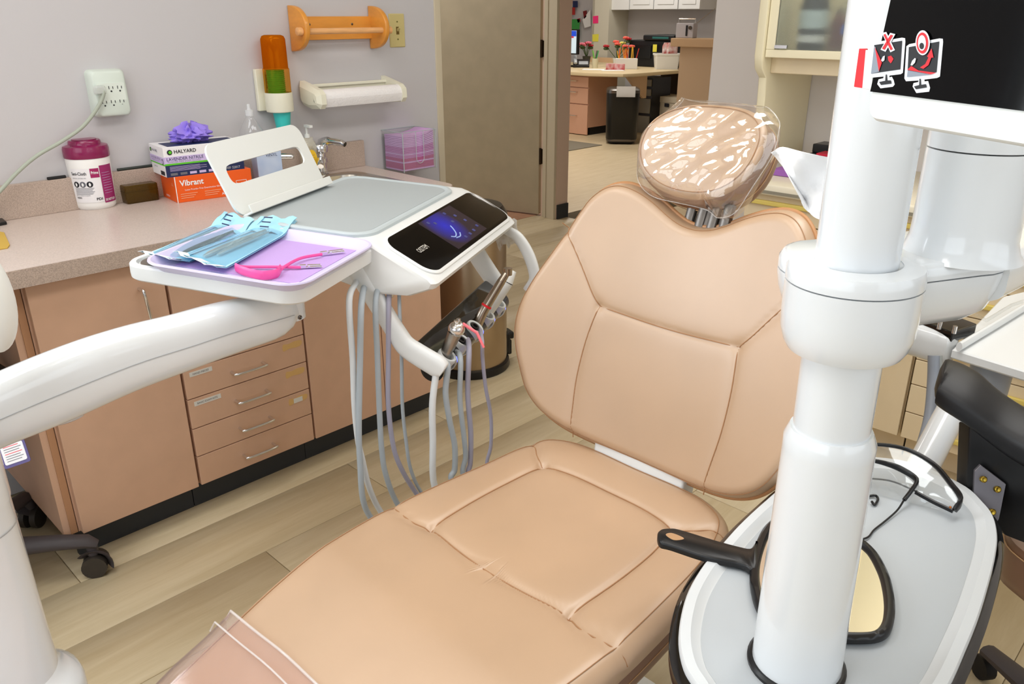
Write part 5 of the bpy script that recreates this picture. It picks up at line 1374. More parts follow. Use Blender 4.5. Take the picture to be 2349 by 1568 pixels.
make('handle', G().slab(hol, [(.004, ZM + .001), (0, ZM + .004), (0, ZM + .012), (.003, ZM + .0155)]), 'black_plastic', mm, smooth=50)
make('hang_hole', G().slab(hs, [(0, ZM + .0150), (0, ZM + .0159)]), mat('hole_tan', '#B68E68', .5), mm)
# ------------------------------------------------------------------ safety glasses
sg = thing('safety_glasses', 'clear safety glasses with black frame and neck cord', 'glasses', (*onb(2100, 1130), ZB - .006))
ZG = ZB + .045
def gp(x, y, z): return PZ(x, y, z)
brow = spl([gp(1960, 1024, ZG + .01), gp(2015, 1019, ZG + .008), (gp(2080, 1030, ZG + .004)), gp(2140, 1063, ZG - .003), gp(2180, 1108, ZG - .012), gp(2203, 1145, ZG - .022), gp(2190, 1170, ZG - .036)], 5)
make('brow_bar', G().tube(brow, list(np.interp(np.linspace(0, 1, len(brow)), [0, .3, .7, .85, 1], [.003, .0036, .006, .0105, .008])), 10, ry=.0035, up=(0, 0, 1)), 'black_plastic', sg)
lens = []
for i, p in enumerate(brow[3:-4]):
    base_ = p * 1.0; f = i / (len(brow) - 8)
    low = gp(2000 + 180 * f, 1130 + 45 * f, ZB - .004)
    lens.append([base_ + (low - base_) * k / 5 + A(-.012, -.004, .004) * math.sin(math.pi * k / 5) for k in range(6)])
make('lens', G().sheet(lens, .0012), film('lens_clear', '#EEF4F6', .04, .03), sg, smooth=60)
lower = spl([gp(2100, 1128, ZB + .012), gp(2140, 1150, ZB + .008), gp(2186, 1172, ZB + .006)], 5)
make('temple', G().tube(lower, .004, 8, ry=.003), 'black_plastic', sg)
t2_ = spl([gp(1985, 1052, ZG - .005), gp(2030, 1062, ZG - .008), gp(2068, 1076, ZG - .012), gp(2102, 1100, ZG - .016), gp(2090, 1125, ZG - .025), gp(2074, 1146, ZG - .035)], 5)
make('temple', G().tube(t2_, list(np.interp(np.linspace(0, 1, len(t2_)), [0, .35, .6, 1], [.003, .006, .0055, .0035])), 10, ry=.0035), 'black_plastic', sg)
make('hinge_screw', G().fr(gp(2180, 1163, ZB + .014)).ball((0, 0, 0), .0022), mat('copper', '#B06A3A', .3, 1), sg)
nb_ = spl([gp(2085, 1082, ZB + .02), gp(2094, 1066, ZB + .026), gp(2108, 1066, ZB + .027), gp(2114, 1085, ZB + .02), gp(2122, 1108, ZB + .010)], 5)
make('nose_bridge', G().tube(nb_, .0022, 8), 'acrylic', sg)
cord = spl([gp(2074, 1146, ZG - .035), gp(2058, 1170, ZB), gp(2030, 1195, ZB - .003), gp(2005, 1215, ZB - .004), gp(1990, 1232, ZB - .003), gp(1960, 1240, ZB - .003)], 6)
make('neck_cord', G().tube(cord, .0016, 8), 'black_plastic', sg)
c2_ = spl([gp(1985, 1096, ZB + .004), gp(2030, 1100, ZB + .006), gp(2060, 1108, ZB + .006), gp(2100, 1126, ZB + .01)], 5)
make('temple_wire', G().tube(c2_, .0016, 8), 'black_plastic', sg)
c3_ = spl([gp(1990, 1138, ZB - .003), gp(2008, 1136, ZB - .003), gp(2014, 1145, ZB - .003), gp(2006, 1157, ZB - .003), gp(2000, 1150, ZB - .003)], 5)
make('cord_end', G().tube(c3_, .0022, 8), 'black_plastic', sg)
# ------------------------------------------------------------------ assistant's stool beside the side box
st = thing('assistant_stool', 'brown leather stool with a black curved torso bar', 'stool', (*PZ(2480, 1450, 0)[:2], 0))
_q0, _q1 = PZ(2303, 1252, .48), PZ(2349, 1287, .48)
SU = unit(_q1 - _q0); SV = A(-SU[1], SU[0], 0)
SV = SV if np.dot(SV, _fw) > 0 else -SV
sc0 = _q0 + SU * .12 + SV * .17; sc0 = A(sc0[0], sc0[1], 0)
so = rrect(.34, .34, .08, 8)
def sfr(g, z=0): return g.fr(A(sc0[0], sc0[1], z), SU, SV, (0, 0, 1))
make('seat', sfr(G()).slab(so, [(.012, .405), (.002, .412), (0, .43), (0, .475), (.006, .492), (.03, .50), (.08, .504)]), 'leather_side', st, smooth=50)
make('seat_stitch', sfr(G()).tube([(p[0], p[1], .480) for p in inset(so, -.0004)], .0012, 5, loop=True), 'stitch_pale', st)
make('seat_plate', sfr(G()).lathe([(.15, .375), (.16, .39), (.16, .405)], 32), 'black_plastic', st)
make('gas_column', sfr(G()).lathe([(.025, .08), (.025, .38)], 20), 'black_plastic', st)
for k in range(5):
    a = RAD(100 + 72 * k)
    e = A(math.cos(a), math.sin(a), 0)
    lg = make('base_leg', sfr(G()).tube([(0, 0, .10), tuple(e * .14 + A(0, 0, .095)), tuple(e * .27 + A(0, 0, .07))], [.022, .02, .014], 10, ry=[.03, .027, .02], up=(0, 0, 1)), 'charcoal', st)
    make('caster', sfr(G()).cyl(tuple(e * .27 + A(-e[1], e[0], 0) * .012 + A(0, 0, .027)), tuple(e * .27 - A(-e[1], e[0], 0) * .012 + A(0, 0, .027)), .027, 16), 'rubber_black', lg)
dS = 1.36
def sp(x, y, d=dS): return PD(x, y, d)
pad = spl([sp(2150, 868, 1.44), sp(2178, 880, 1.43), sp(2230, 915, 1.40), sp(2300, 968, 1.37), sp(2375, 1015, 1.33), sp(2460, 1050, 1.28)], 6)
n = len(pad)
R = []
for i, p in enumerate(pad):
    T = unit(pad[min(i + 1, n - 1)] - pad[max(i - 1, 0)]); W = unit(np.cross(T, A(0, 0, 1))); e = [.35, .72, .92, 1.0][min(i, 3)] if i < 4 else 1.0
    wd = np.interp(i / n, [0, .3, .6, 1], [.044, .047, .040, .042]) * e; th = np.interp(i / n, [0, .5, 1], [.026, .026, .03]) * e
    R.append([p + W * wd * a + A(0, 0, 1) * (th * b_ + (.010 * a * -1)) for a, b_ in [(math.cos(q) * abs(math.cos(q)) ** -.3 if abs(math.cos(q)) > 1e-6 else 0, math.sin(q) * (abs(math.sin(q)) ** -.4 if abs(math.sin(q)) > 1e-6 else 1)) for q in (2 * math.pi * (k + .5) / 24 for k in range(24))]])
make('torso_bar', G().loft(R), 'black_satin', st, smooth=55)
pq = [sp(2222, 985, 1.385), sp(2390, 1075, 1.31), sp(2390, 1275, 1.31), sp(2305, 1240, 1.385), sp(2216, 1130, 1.385)]
bkd = unit(A(_fw[0], _fw[1], 0))
g = G().loft([[q + A(0, 0, .01) for q in pq], [q + bkd * .035 for q in pq]])
make('bar_bracket', g, 'black_plastic', st, bevel=.004)
pq = [sp(2250, 1066, 1.372), sp(2308, 1110, 1.352), sp(2292, 1190, 1.352), sp(2286, 1200, 1.352), sp(2232, 1158, 1.372), sp(2236, 1080, 1.372)]
plt = make('metal_plate', G().loft([pq, [q + bkd * .005 for q in pq]]), mat('plate_grey', '#6E6C72', .35, .6), st, bevel=.001)
mat('brass', '#B59A3E', .3, 1.0)
for x, y in ((2257, 1099), (2289, 1122), (2277, 1174)):
    make('screw', G().fr(PD(x, y, 1.354), _r2, -_d2, -_fw).lathe([(.0055, -.004), (.0055, .001), (.004, .002), (.0015, .001)], 14), 'brass', plt)
# ------------------------------------------------------------------ assistant tray behind the post
ZA = .69
at = thing('assistant_tray', 'white assistant tray with a black control box and suction arm', 'assistant tray', (*PZ(2300, 780, ZA)[:2], ZA - .1))
quad = [(2185, 800), (2349, 850), (2560, 900), (2560, 720), (2349, 668), (2300, 680)]
qq = [tuple(PZ(x, y, ZA)[:2]) for x, y in quad]
make('plate', G().slab(qq, [(.004, ZA - .022), (0, ZA - .018), (0, ZA - .003), (.003, ZA)]), 'white_satin', at)
g = G()
rp_ = [PZ(x, y, ZA + .012) for x, y in ((2200, 795), (2300, 735), (2349, 705), (2450, 650))]
make('raised_rim', G().tube(rp_, .010, 10, ry=.006), 'white_satin', at)
rp_ = [PZ(x, y, ZA + .012) for x, y in ((2240, 722), (2262, 735), (2320, 700), (2349, 690))]
make('clear_cover', G().tube(rp_, .004, 8), 'acrylic', at)
kp = [PZ(2075, 770, ZA - .02), PZ(2120, 785, ZA - .02), PZ(2160, 796, ZA - .02), PZ(2185, 800, ZA - .02)]
R = []
for i, p in enumerate(spl([PZ(2040, 758, ZA - .015), PZ(2100, 776, ZA - .015), PZ(2150, 791, ZA - .015), PZ(2178, 799, ZA - .015), PZ(2190, 803, ZA - .015)], 4)):
    e = [1] * 13 + [.97, .9, .75, .45]
    T = unit(PZ(2180, 800, ZA) - PZ(2080, 772, ZA)); W = np.cross(T, A(0, 0, 1))
    R.append([p + W * .026 * e[min(i, 16)] * a + A(0, 0, 1) * .037 * e[min(i, 16)] * b_ for a, b_ in rrect(2, 2, .75, 6)])
make('arm_end', G().loft(R), 'white_gloss', at, smooth=55)
cb = [PZ(x, y, ZA + .004) for x, y in ((2085, 752), (2180, 788), (2236, 768), (2150, 735))]
make('control_box', G().loft([[q for q in cb], [q + A(0, 0, .026) for q in cb]]), 'black_gloss', at, bevel=.003)
for x, y in ((2154, 742), (2188, 752)):
    q = PZ(x, y + 12, ZA + .03)
    make('toggle', G().cyl(tuple(q), tuple(q + A(0, 0, .016)), .0045, 12), 'chrome', at)
q = PD(2274, 850, 1.68)
make('canister', G().fr((q[0], q[1], ZA)).lathe([(.034, -.16), (.038, -.13), (.041, -.024)], 24), mat('grey_clear', '#9DA3AC', .3), at)
a0, a1 = PD(2205, 900, 1.62), PD(2075, 1150, 1.50)
make('support_arm', G().tube([a0 + unit(a0 - a1) * .01, a0, a1, a1 + unit(a1 - a0) * .12], .034, 18, ry=.028), 'white_gloss', at)
make('suction_hose', G().tube(spl([PD(2142, 815, 1.66), PD(2140, 880, 1.66), PD(2132, 960, 1.64), PD(2110, 1040, 1.6), PD(2080, 1120, 1.58)], 5), .0115, 12), mat('hose_steel', '#8B9099', .45), at)
make('suction_hose', G().tube(spl([PD(2150, 815, 1.67), PD(2150, 900, 1.67), PD(2145, 980, 1.66), PD(2140, 1060, 1.62), PD(2130, 1130, 1.6)], 5), .010, 12), mat('hose_steel2', '#9A9C98', .45), at)
make('suction_hose', G().tube(spl([PD(2198, 850, 1.72), PD(2180, 930, 1.71), PD(2160, 990, 1.70), PD(2150, 1060, 1.68)], 5), .008, 10), 'hose_steel', at)
# ------------------------------------------------------------------ cream cabinets on the far wall
XF = 2.45
mat('cream_lam', '#E3D0AE', .5, var=(8, .03)); mat('cream_trim', '#EADFBE', .4); mat('yellow_pull', '#E2CB6E', .4); mat('cream_counter', '#EBE2CC', .35)
cb1 = thing('cream_cabinet', 'cream base cabinet door with a yellow pull under the far counter', 'cabinet', (2.72, .98, 0), 'cream base cabinets')
make('carcass', G().bx(XF + .02, 2.998, .69, 1.30, .1, .79), 'cream_lam', cb1); make('toe_kick', G().bx(XF + .08, XF + .09, .69, 1.30, 0, .1), 'cream_lam', cb1)
d = make('door', G().bx(XF, XF + .02, .692, 1.298, .1, .70), 'cream_lam', cb1, bevel=.002)
make('handle', G().tube(spl([(XF, .733, .47), (XF - .03, .733, .46), (XF - .03, .733, .39), (XF, .733, .375)], 4), .007, 10), 'yellow_pull', d)
d = make('drawer', G().bx(XF, XF + .02, .692, 1.298, .704, .788), 'cream_lam', cb1, bevel=.002)
make('handle', G().bx(XF - .014, XF, .70, 1.29, .754, .769), 'yellow_pull', d, bevel=.003)
cb2 = thing('cream_drawer_cabinet', 'cream drawer cabinet with yellow bar pulls behind the assistant tray', 'cabinet', (2.72, 0, 0), 'cream base cabinets')
make('carcass', G().bx(XF + .02, 2.998, -1.0, .684, .1, .79), 'cream_lam', cb2); make('toe_kick', G().bx(XF + .08, XF + .09, -1.0, .684, 0, .1), 'cream_lam', cb2)
lv = [.10, .19, .284, .366, .447, .53, .615, .70, .788]
for i in range(8):
    d = make('drawer', G().bx(XF, XF + .02, -.2, .681, lv[i] + .0015, lv[i + 1] - .0015), 'cream_lam', cb2, bevel=.002)
    zc = (lv[i] + lv[i + 1]) / 2
    make('handle', G().bx(XF - .014, XF, -.16, .58, zc - .008, zc + .008), 'yellow_pull', d, bevel=.003)
wt = thing('cream_worktop', 'cream worktop with rounded edge along the far wall', 'worktop', (2.7, .3, .79))
o = [(XF - .03, -1.2), (3.0 - .002, -1.2), (3.0 - .002, 1.33), (XF + .02, 1.33), (XF - .03, 1.28)]
make('top', G().prism(o, .79, .825, .006), 'cream_counter', wt)
make('edge_strip', G().bx(XF - .034, XF - .029, -1.2, 1.275, .797, .806), mat('grey_strip', '#8C8676', .4), wt)
cu_ = thing('wall_cabinet', 'cream wall cabinet with frosted glass door above the far counter', 'cabinet', (2.8, .9, 1.12))
YP = 1.374
def sidepanel(y0, y1):
    o = [(2.998, .826), (2.66, .826), (2.655, 1.06), (2.65, 1.13), (2.615, 1.16), (2.605, 1.20), (2.605, 2.3), (2.998, 2.3)]
    return G().fr((0, y0, 0), (1, 0, 0), (0, 0, 1), (0, 1, 0)).prism([(a, b) for a, b in o], 0, y1 - y0, .004)
make('side_panel', sidepanel(YP, YP + .03), 'cream_trim', cu_)
make('side_panel', sidepanel(.10, .13), 'cream_trim', cu_)
make('valance', G().bx(2.67, 2.70, .13, YP, 1.145, 1.20), 'cream_lam', cu_, bevel=.003)
make('bottom_shelf', G().bx(2.64, 2.998, .13, YP, 1.197, 1.215), 'cream_trim', cu_)
make('back_panel', G().bx(2.985, 2.998, .13, YP, 1.215, 2.3), 'cream_trim', cu_)
fr_ = G()
y0, y1 = .78, YP - .002
for a in ((y0, y1, 1.197, 1.222), (y0, y0 + .02, 1.222, 2.25), (y1 - .03, y1, 1.222, 2.25)): fr_.bx(2.618, 2.638, *a)
dr = make('door', fr_, 'cream_trim', cu_, bevel=.002)
fm = bpy.data.materials.new('frosted'); fm.use_nodes = True
nt = fm.node_tree; b = nt.nodes['Principled BSDF']; b.inputs['Base Color'].default_value = lin('#DDE2DF'); b.inputs['Transmission Weight'].default_value = .9; b.inputs['Roughness'].default_value = .38; b.inputs['IOR'].default_value = 1.18
nn = nt.nodes.new('ShaderNodeTexNoise'); nn.inputs['Scale'].default_value = 260; bp = nt.nodes.new('ShaderNodeBump'); bp.inputs['Strength'].default_value = .5; bp.inputs['Distance'].default_value = .002
tcn = nt.nodes.new('ShaderNodeTexCoord'); nt.links.new(tcn.outputs['Object'], nn.inputs['Vector']); nt.links.new(nn.outputs['Fac'], bp.inputs['Height']); nt.links.new(bp.outputs[0], b.inputs['Normal']); MATS['frosted'] = fm
make('glass_pane', G().bx(2.624, 2.629, y0 + .02, y1 - .03, 1.222, 2.25), 'frosted', dr)
make('door_clip', G().bx(2.614, 2.622, y1 - .075, y1 - .032, 1.226, 1.236), 'chrome', dr)
def bottle(name, label, y, r, h, m, lab, x=2.74):
    b_ = thing(name, label, 'bottle', (x, y, 1.216), 'bottles behind the frosted door')
    make('body', G().fr((x, y, 1.216)).lathe([(r * .95, 0), (r, .006), (r, h * .6), (r * .9, h * .72), (r * .45, h * .86), (r * .4, h * .9)], 24), m, b_)
    make('cap', G().fr((x, y, 1.216)).lathe([(r * .48, h * .9), (r * .48, h)], 16), lab, b_)
    return b_
b_ = bottle('dark_bottle', 'dark bottle with white label behind the frosted glass', 1.275, .046, .22, mat('dark_bottle', '#1A1A1E', .4), 'black_plastic')
make('label', G().fr((2.74, 1.275, 1.216)).lathe([(.0475, .028), (.0475, .05)], 24, c0=False, c1=False), 'white_paper', b_)
make('label', G().fr((2.74, 1.275, 1.216)).lathe([(.0475, .07), (.0475, .125)], 24, c0=False, c1=False), mat('pale_teal', '#D8E6E8', .6), b_)
b_ = bottle('red_bottle', 'dark red bottle behind the frosted glass', 1.215, .028, .13, mat('dark_red', '#7A1620', .4), 'black_plastic', 2.80)
b_ = bottle('white_bottle', 'tall white bottle with blue label behind the frosted glass', 1.11, .055, .30, 'white_plastic', 'white_plastic')
make('label', G().bx(2.682, 2.686, 1.135, 1.155, 1.27, 1.30), mat('blue_label', '#4A6AC8', .5), b_)
# things on the far counter
xk = 2.80
ka, kb, kz = PX(1912, 350, xk)[1], PX(1845, 350, xk)[1], PX(1870, 336, xk)[2]
tb = thing('card_holder', 'black box with red and blue packets on the far counter', 'desk box', (xk + .06, (ka + kb) / 2, .825))
make('box', G().bx(xk, xk + .15, ka, kb, .825, kz - .03).bx(xk + .06, xk + .15, ka, kb, kz - .03, kz), 'black_plastic', tb, bevel=.003)
make('packet', G().bx(xk - .02, xk + .05, ka - .01, (ka + kb) / 2, .825, kz - .018), mat('crimson', '#C81838', .5), tb, bevel=.002)
make('packet', G().bx(xk - .035, xk - .021, ka, (ka + kb) / 2 - .01, .825, kz - .04), mat('royal', '#3E62D0', .5), tb, bevel=.002)
q = PZ(1782, 402, .826)
make('purple_pad', G().fr((q[0] + .03, q[1] - .02, .826)).prism(rrect(.07, .08, .006, 3), 0, .02), mat('purple_pad', '#9A5FB0', .6), label='purple pad at the near edge of the far counter', cat='pad', bevel=.002)

# ------------------------------------------------------------------ waste bin at the end of the counter
bc = A(2.055, 2.235, 0); rb = .15
bn_ = thing('waste_bin', 'brushed steel step bin with a black base beside the peach cabinets', 'waste bin', bc)
mat('bin_steel', '#B39F84', .28, .9, stretch=(30, 30, 1), bump=(20, .1, .001))
make('drum', G().fr(bc).lathe([(rb * .985, .03), (rb, .05), (rb, .60), (rb * .98, .605)], 48), 'bin_steel', bn_)
make('base_ring', G().fr(bc).lathe([(rb * 1.05, 0), (rb * 1.08, .008), (rb * 1.06, .03), (rb * 1.0, .036)], 48), 'black_plastic', bn_)
make('lid', G().fr(bc).lathe([(rb * 1.03, .605), (rb * 1.03, .63), (rb * .9, .66), (rb * .3, .672)], 48), 'black_plastic', bn_)
hd_ = unit(A(1, -.35, 0))
make('pedal_mount', G().fr(bc, hd_, A(-hd_[1], hd_[0], 0), (0, 0, 1)).bx(rb * .95, rb * 1.12, -.035, .035, .03, .12).bx(rb * 1.0, rb * 1.25, -.03, .03, .09, .12), 'black_plastic', bn_, bevel=.006)
make('pedal', G().fr(bc, hd_, A(-hd_[1], hd_[0], 0), (0, 0, 1)).bx(rb * 1.08, rb * 1.2, -.025, .025, .02, .085), 'black_plastic', bn_, bevel=.006)

# ------------------------------------------------------------------ operator stool in the knee space
c0 = PZ(236, 1315, 0); l0 = PZ(62, 1262, .10)
cw = A(c0[0], c0[1] + .01, 0); dr_ = unit(A(l0[0] - cw[0], l0[1] - cw[1], 0)); hub = cw + dr_ * .30
os_ = thing('operator_stool', 'black wheeled stool at the knee space with charcoal base', 'stool', hub)
a0 = math.atan2(-dr_[1], -dr_[0])
for k in range(5):
    a = a0 + 2 * math.pi * k / 5; e = A(math.cos(a), math.sin(a), 0); pz = A(-e[1], e[0], 0)
    lg = make('base_leg', G().fr(hub).tube([(0, 0, .115), tuple(e * .10 + A(0, 0, .118)), tuple(e * .22 + A(0, 0, .108)), tuple(e * .285 + A(0, 0, .098)), tuple(e * .305 + A(0, 0, .085))], [.026, .024, .018, .016, .010], 12, ry=[.030, .028, .024, .022, .014], up=(0, 0, 1)), 'charcoal', os_)
    g = G().fr(hub + e * .292 + A(0, 0, .03))
    cs = make('caster', g.cyl(tuple(pz * .024), tuple(pz * .008), .03, 20).cyl(tuple(pz * -.024), tuple(pz * -.008), .03, 20), mat('caster_brown', '#3B352F', .5), lg)
    make('caster_hood', G().fr(hub + e * .292 + A(0, 0, .03)).tube([tuple(e * .034 * math.cos(q) + A(0, 0, .034 * math.sin(q))) for q in np.linspace(-.3, 2.4, 10)], .004, 8, ry=.024, up=tuple(pz * 0 + A(0, 0, 1)) if False else None).cyl((0, 0, .03), (0, 0, .065), .014, 12), 'charcoal', lg)
make('gas_column', G().fr(hub).lathe([(.03, .09), (.03, .25), (.018, .25), (.018, .48)], 20), 'black_plastic', os_)
make('seat_plate', G().fr(hub).lathe([(.10, .475), (.12, .496)], 24), 'black_plastic', os_)
make('seat', G().fr(hub).lathe([(.17, .495), (.20, .502), (.209, .525), (.20, .553), (.16, .566), (.02, .568)], 40), mat('black_vinyl', '#1A1614', .45), os_)
bk = A(.0, 1.74, 0); bu = unit(A(.68, -.73, 0)); bv = unit(A(.73, .68, 0))
R = []
for i in range(13):
    q = -1 + 2 * i / 12
    c = bk + bu * (.19 * q) + bv * (.05 * q * q); e = (1 - abs(q) ** 6) ** .5 if abs(q) < 1 else .25
    R.append([c + bv * (.028 * a * max(e, .25)) + A(0, 0, .78 + .19 * b_ * max(e, .4)) for a, b_ in rrect(2, 2, .6, 5)])
make('backrest', G().loft(R), 'black_vinyl', os_, smooth=50)  # backrest added out of view to keep window light off the cabinet gable
make('back_bar', G().tube(spl([hub + A(0, 0, .46), hub + (bk - hub) * .8 + A(0, 0, .45), bk - bv * .03 + A(0, 0, .55), bk - bv * .03 + A(0, 0, .75)], 5), .014, 10, ry=.022), 'black_plastic', os_)
# ------------------------------------------------------------------ reception seen through the opening
XR = 7.60
zd = .74
mat('desk_tan', '#D9B892', .5); mat('desk_top', '#D6C39C', .4); mat('pink_lam', '#D8A88C', .5); mat('half_wall', '#D3B899', .8)
def rx(x, y, X): return PX(x, y, X)
# pedestal with drawers
yA = rx(1348, 240, XR)[1]; yB = rx(1270, 240, XR)[1]
pd = thing('desk_pedestal', 'tan three-drawer pedestal under the reception desk', 'cabinet', (XR + .25, (yA + yB) / 2, 0))
zt = rx(1340, 172, XR)[2]
make('body', G().bx(XR + .02, XR + .55, yA, yB, .09, zt), 'pink_lam', pd); make('toe_kick', G().bx(XR + .08, XR + .5, yA + .02, yB, 0, .09), 'rubber_black', pd)
zs = [rx(1330, y, XR)[2] for y in (175, 201, 239, 309)]
for i in range(3):
    d = make('drawer', G().bx(XR, XR + .02, yA, yB, zs[i + 1] + .006, zs[i] - .004), 'pink_lam', pd, bevel=.004)
    zc = zs[i] - (.05 if i < 2 else .13)
    yc = rx(1317, 230, XR)[1]
    make('handle', G().tube([(XR, yc - .05, zc), (XR - .03, yc - .05, zc), (XR - .03, yc + .05, zc), (XR, yc + .05, zc)], .006, 8), 'chrome', d)
# desk top: a corner desk
dt = thing('reception_desk', 'tan laminate reception desktop with an angled corner', 'desk', (7.9, 5.6, zt))
P0 = A(7.47, 7.6, 0); P4 = A(9.3, 5.50, 0)
o = [(7.47, 7.6), (7.46, 6.02), (7.60, 5.66), (7.72, 5.60), (9.3, 5.50), (9.3, 7.6)]
make('top', G().prism(o, zt, zt + .04, .008), 'desk_top', dt)
make('back_ledge', G().bx(9.27, 9.30, P4[1], P0[1], zt + .04, zt + .10), 'desk_tan', dt)
q = A(7.75, 5.72, 0); make('bracket', G().fr((q[0], q[1], zt), (1, 0, 0), (0, 0, 1), (0, 1, 0)).prism([(.0, 0), (.40, 0), (.40, -.26), (.34, -.26)], 0, .03), 'desk_tan', dt)
make('modesty_panel', G().bx(9.05, 9.09, P4[1], yA, .02, zt), mat('dark_panel', '#4B3B2C', .7), dt)
# shredder / tall black bin
q = PZ(1408, 331, 0)
hB = .0
bnx = A(q[0] + .19, q[1] + .05, 0)
rot = RAD(38)
sb_ = thing('black_bin', 'tall black bin with silver rim before the reception desk', 'bin', bnx)
zt2 = PX(1400, 204, bnx[0] - .1)[2]
make('body', G().rot(bnx, rot).slab(rrect(.40, .34, .08, 6), [(.05, 0), (.02, .02), (.02, .035), (0, .06), (-.01, zt2 - .03)]), mat('bin_black', '#070708', .35), sb_)
make('rim', G().rot(bnx, rot).slab(rrect(.42, .36, .09, 6), [(0, zt2 - .03), (0, zt2), (.03, zt2 + .015), (.06, zt2 + .015)]), 'dark_steel', sb_)
make('base_rim', G().rot(bnx, rot).slab(rrect(.38, .32, .08, 6), [(.0, .03), (-.006, .035), (-.006, .06), (0, .065)]), 'dark_steel', sb_)
make('envelope_pocket', G().fr(PX(1414, 218, bnx[0] - .235), (math.cos(rot - 1.57), math.sin(rot - 1.57), 0), (0, 0, 1)).bx(0, .20, 0, .09, -.02, 0), 'white_paper', sb_)
# clear drawers tower, storage box
XD2 = 8.25
ya, yb = rx(1492, 240, XD2)[1], rx(1452, 240, XD2)[1]
dt2 = thing('drawer_tower', 'smoky plastic drawer tower under the reception desk', 'drawer tower', (XD2 + .2, (ya + yb) / 2, 0))
z_ = [rx(1470, y, XD2)[2] for y in (178, 200, 222, 262, 308)]
make('frame', G().bx(XD2 + .02, XD2 + .4, ya, yb, max(.02, z_[4] - .02), z_[0]), 'black_plastic', dt2)
for i in range(4): make('drawer', G().bx(XD2, XD2 + .03, ya + .01, yb - .01, z_[i + 1] + .015, z_[i] - .015), mat('smoke_drawer', '#7E7868', .35), dt2, bevel=.006)
q = PX(1490, 275, 8.2)
bxs = thing('storage_box', 'white cardboard storage box on the floor under the desk', 'box', (8.6, rx(1515, 250, 8.5)[1], 0))
y0, y1 = rx(1552, 250, 8.45)[1], rx(1499, 250, 8.45)[1]
zt3 = rx(1520, 222, 8.45)[2]; zb3 = max(.0, rx(1520, 276, 8.45)[2])
make('carton', G().bx(8.45, 8.8, y0, y1, zb3, zt3), mat('box_white', '#C9BFAA', .7), bxs); make('lid', G().bx(8.44, 8.81, y0 - .01, y1 + .01, zt3 - .06, zt3 + .005), 'box_white', bxs)
make('hand_hole', G().bx(8.434, 8.442, (y0 + y1) / 2 - .06, (y0 + y1) / 2 - .0, zt3 - .11, zt3 - .07), 'black_ink', bxs)
if zb3 > .02: make('crate', G().bx(8.45, 8.8, y0, y1, 0, zb3), mat('navy_crate', '#20233F', .5), label='dark blue crate under the white storage box', cat='crate')
# half wall with cap
XH = 5.6
y0, y1 = rx(1625, 200, XH)[1] - .3, rx(1554, 200, XH)[1]
zh = rx(1590, 88, XH)[2]
structure('wall_half', G().bx(XH, XH + .14, y0, y1, 0, zh - .06), 'half_wall', 'tan half wall in front of the reception desk')
structure('trim_2', G().bx(XH - .04, XH + .18, y0, rx(1545, 95, XH)[1], zh - .06, zh), 'desk_tan', 'tan cap on the half wall', bevel=.004)
def on_cap(x, y): return PZ(x, y, zh)
q = PX(1573, 60, XH + .07)
ra = thing('radio', 'small silver radio on the half wall cap', 'radio', (XH + .07, q[1], zh))
ya, yb = rx(1592, 70, XH + .05)[1], rx(1552, 70, XH + .05)[1]
z1 = rx(1572, 53, XH + .05)[2]; z0 = zh
make('body', G().bx(XH + .04, XH + .10, ya, yb, z0, z1), mat('radio_silver', '#C9C9D2', .35), ra, bevel=.006)
make('tuner', G().bx(XH + .036, XH + .042, ya + .05, ya + .065, z0 + .015, z1 - .015), 'black_ink', ra); 
make('knob', G().fr((XH + .038, ya + .026, (z0 + z1) / 2 + .02), (0, 1, 0), (0, 0, 1), (-1, 0, 0)).lathe([(.014, 0), (.013, .008)], 14), 'dark_steel', ra)
make('handle', G().tube([(XH + .07, ya + .005, z1), (XH + .07, ya + .005, z1 + .03), (XH + .07, yb - .005, z1 + .03), (XH + .07, yb - .005, z1)], .005, 8), 'chrome', ra)
make('antenna', G().cyl((XH + .08, ya, z1), tuple(rx(1640, 20, XH + .3)), .0025, 6), 'steel', ra)
# back wall: column, upper cabinets
XK = 9.36
ya, yb = rx(1395, 80, XK)[1], rx(1362, 80, XK)[1]
structure('wall_column', G().bx(XK, 9.8, ya, yb, 0, CEIL), mat('column_paint', '#CFCBBB', .8), 'pale column behind the reception desk')
yc0 = rx(1342, 80, XK)[1]
structure('wall_column_side', G().bx(XK + .15, 9.8, yb, yc0, 0, CEIL), 'column_paint', 'recessed strip of the column with paper notes')
XU = 9.40
zu = rx(1500, 22, XU)[2]
for i, (a, b_) in enumerate(((1606, 1556), (1555, 1500), (1499, 1444))):
    ya, yb = rx(a, 10, XU)[1], rx(b_, 10, XU)[1]
    uc = thing('upper_cabinet', ('white panelled wall cabinet next to the half wall', 'white panelled wall cabinet in the middle of the reception row', 'white panelled wall cabinet nearest the column')[i], 'cabinet', (XU + .2, (ya + yb) / 2, zu), 'white reception wall cabinets')
    make('body', G().bx(XU + .02, 9.8, ya, yb, zu, 2.2), 'white_satin', uc)
    d = make('door', G().bx(XU, XU + .02, ya + .004, yb - .004, zu + .004, 2.19), 'white_satin', uc, bevel=.004)
    make('raised_panel', G().bx(XU - .008, XU, ya + .06, yb - .06, zu + .06, 2.13), 'white_satin', d, bevel=.006)
ya, yb = rx(1442, 10, XU)[1], rx(1394, 10, XU)[1]
uc = thing('upper_cabinet', 'plain white cabinet end panel beside the column', 'cabinet', (XU + .2, (ya + yb) / 2, zu), 'white reception wall cabinets')
make('body', G().bx(XU + .01, 9.8, ya, yb - .06, zu, 2.2), 'white_satin', uc)
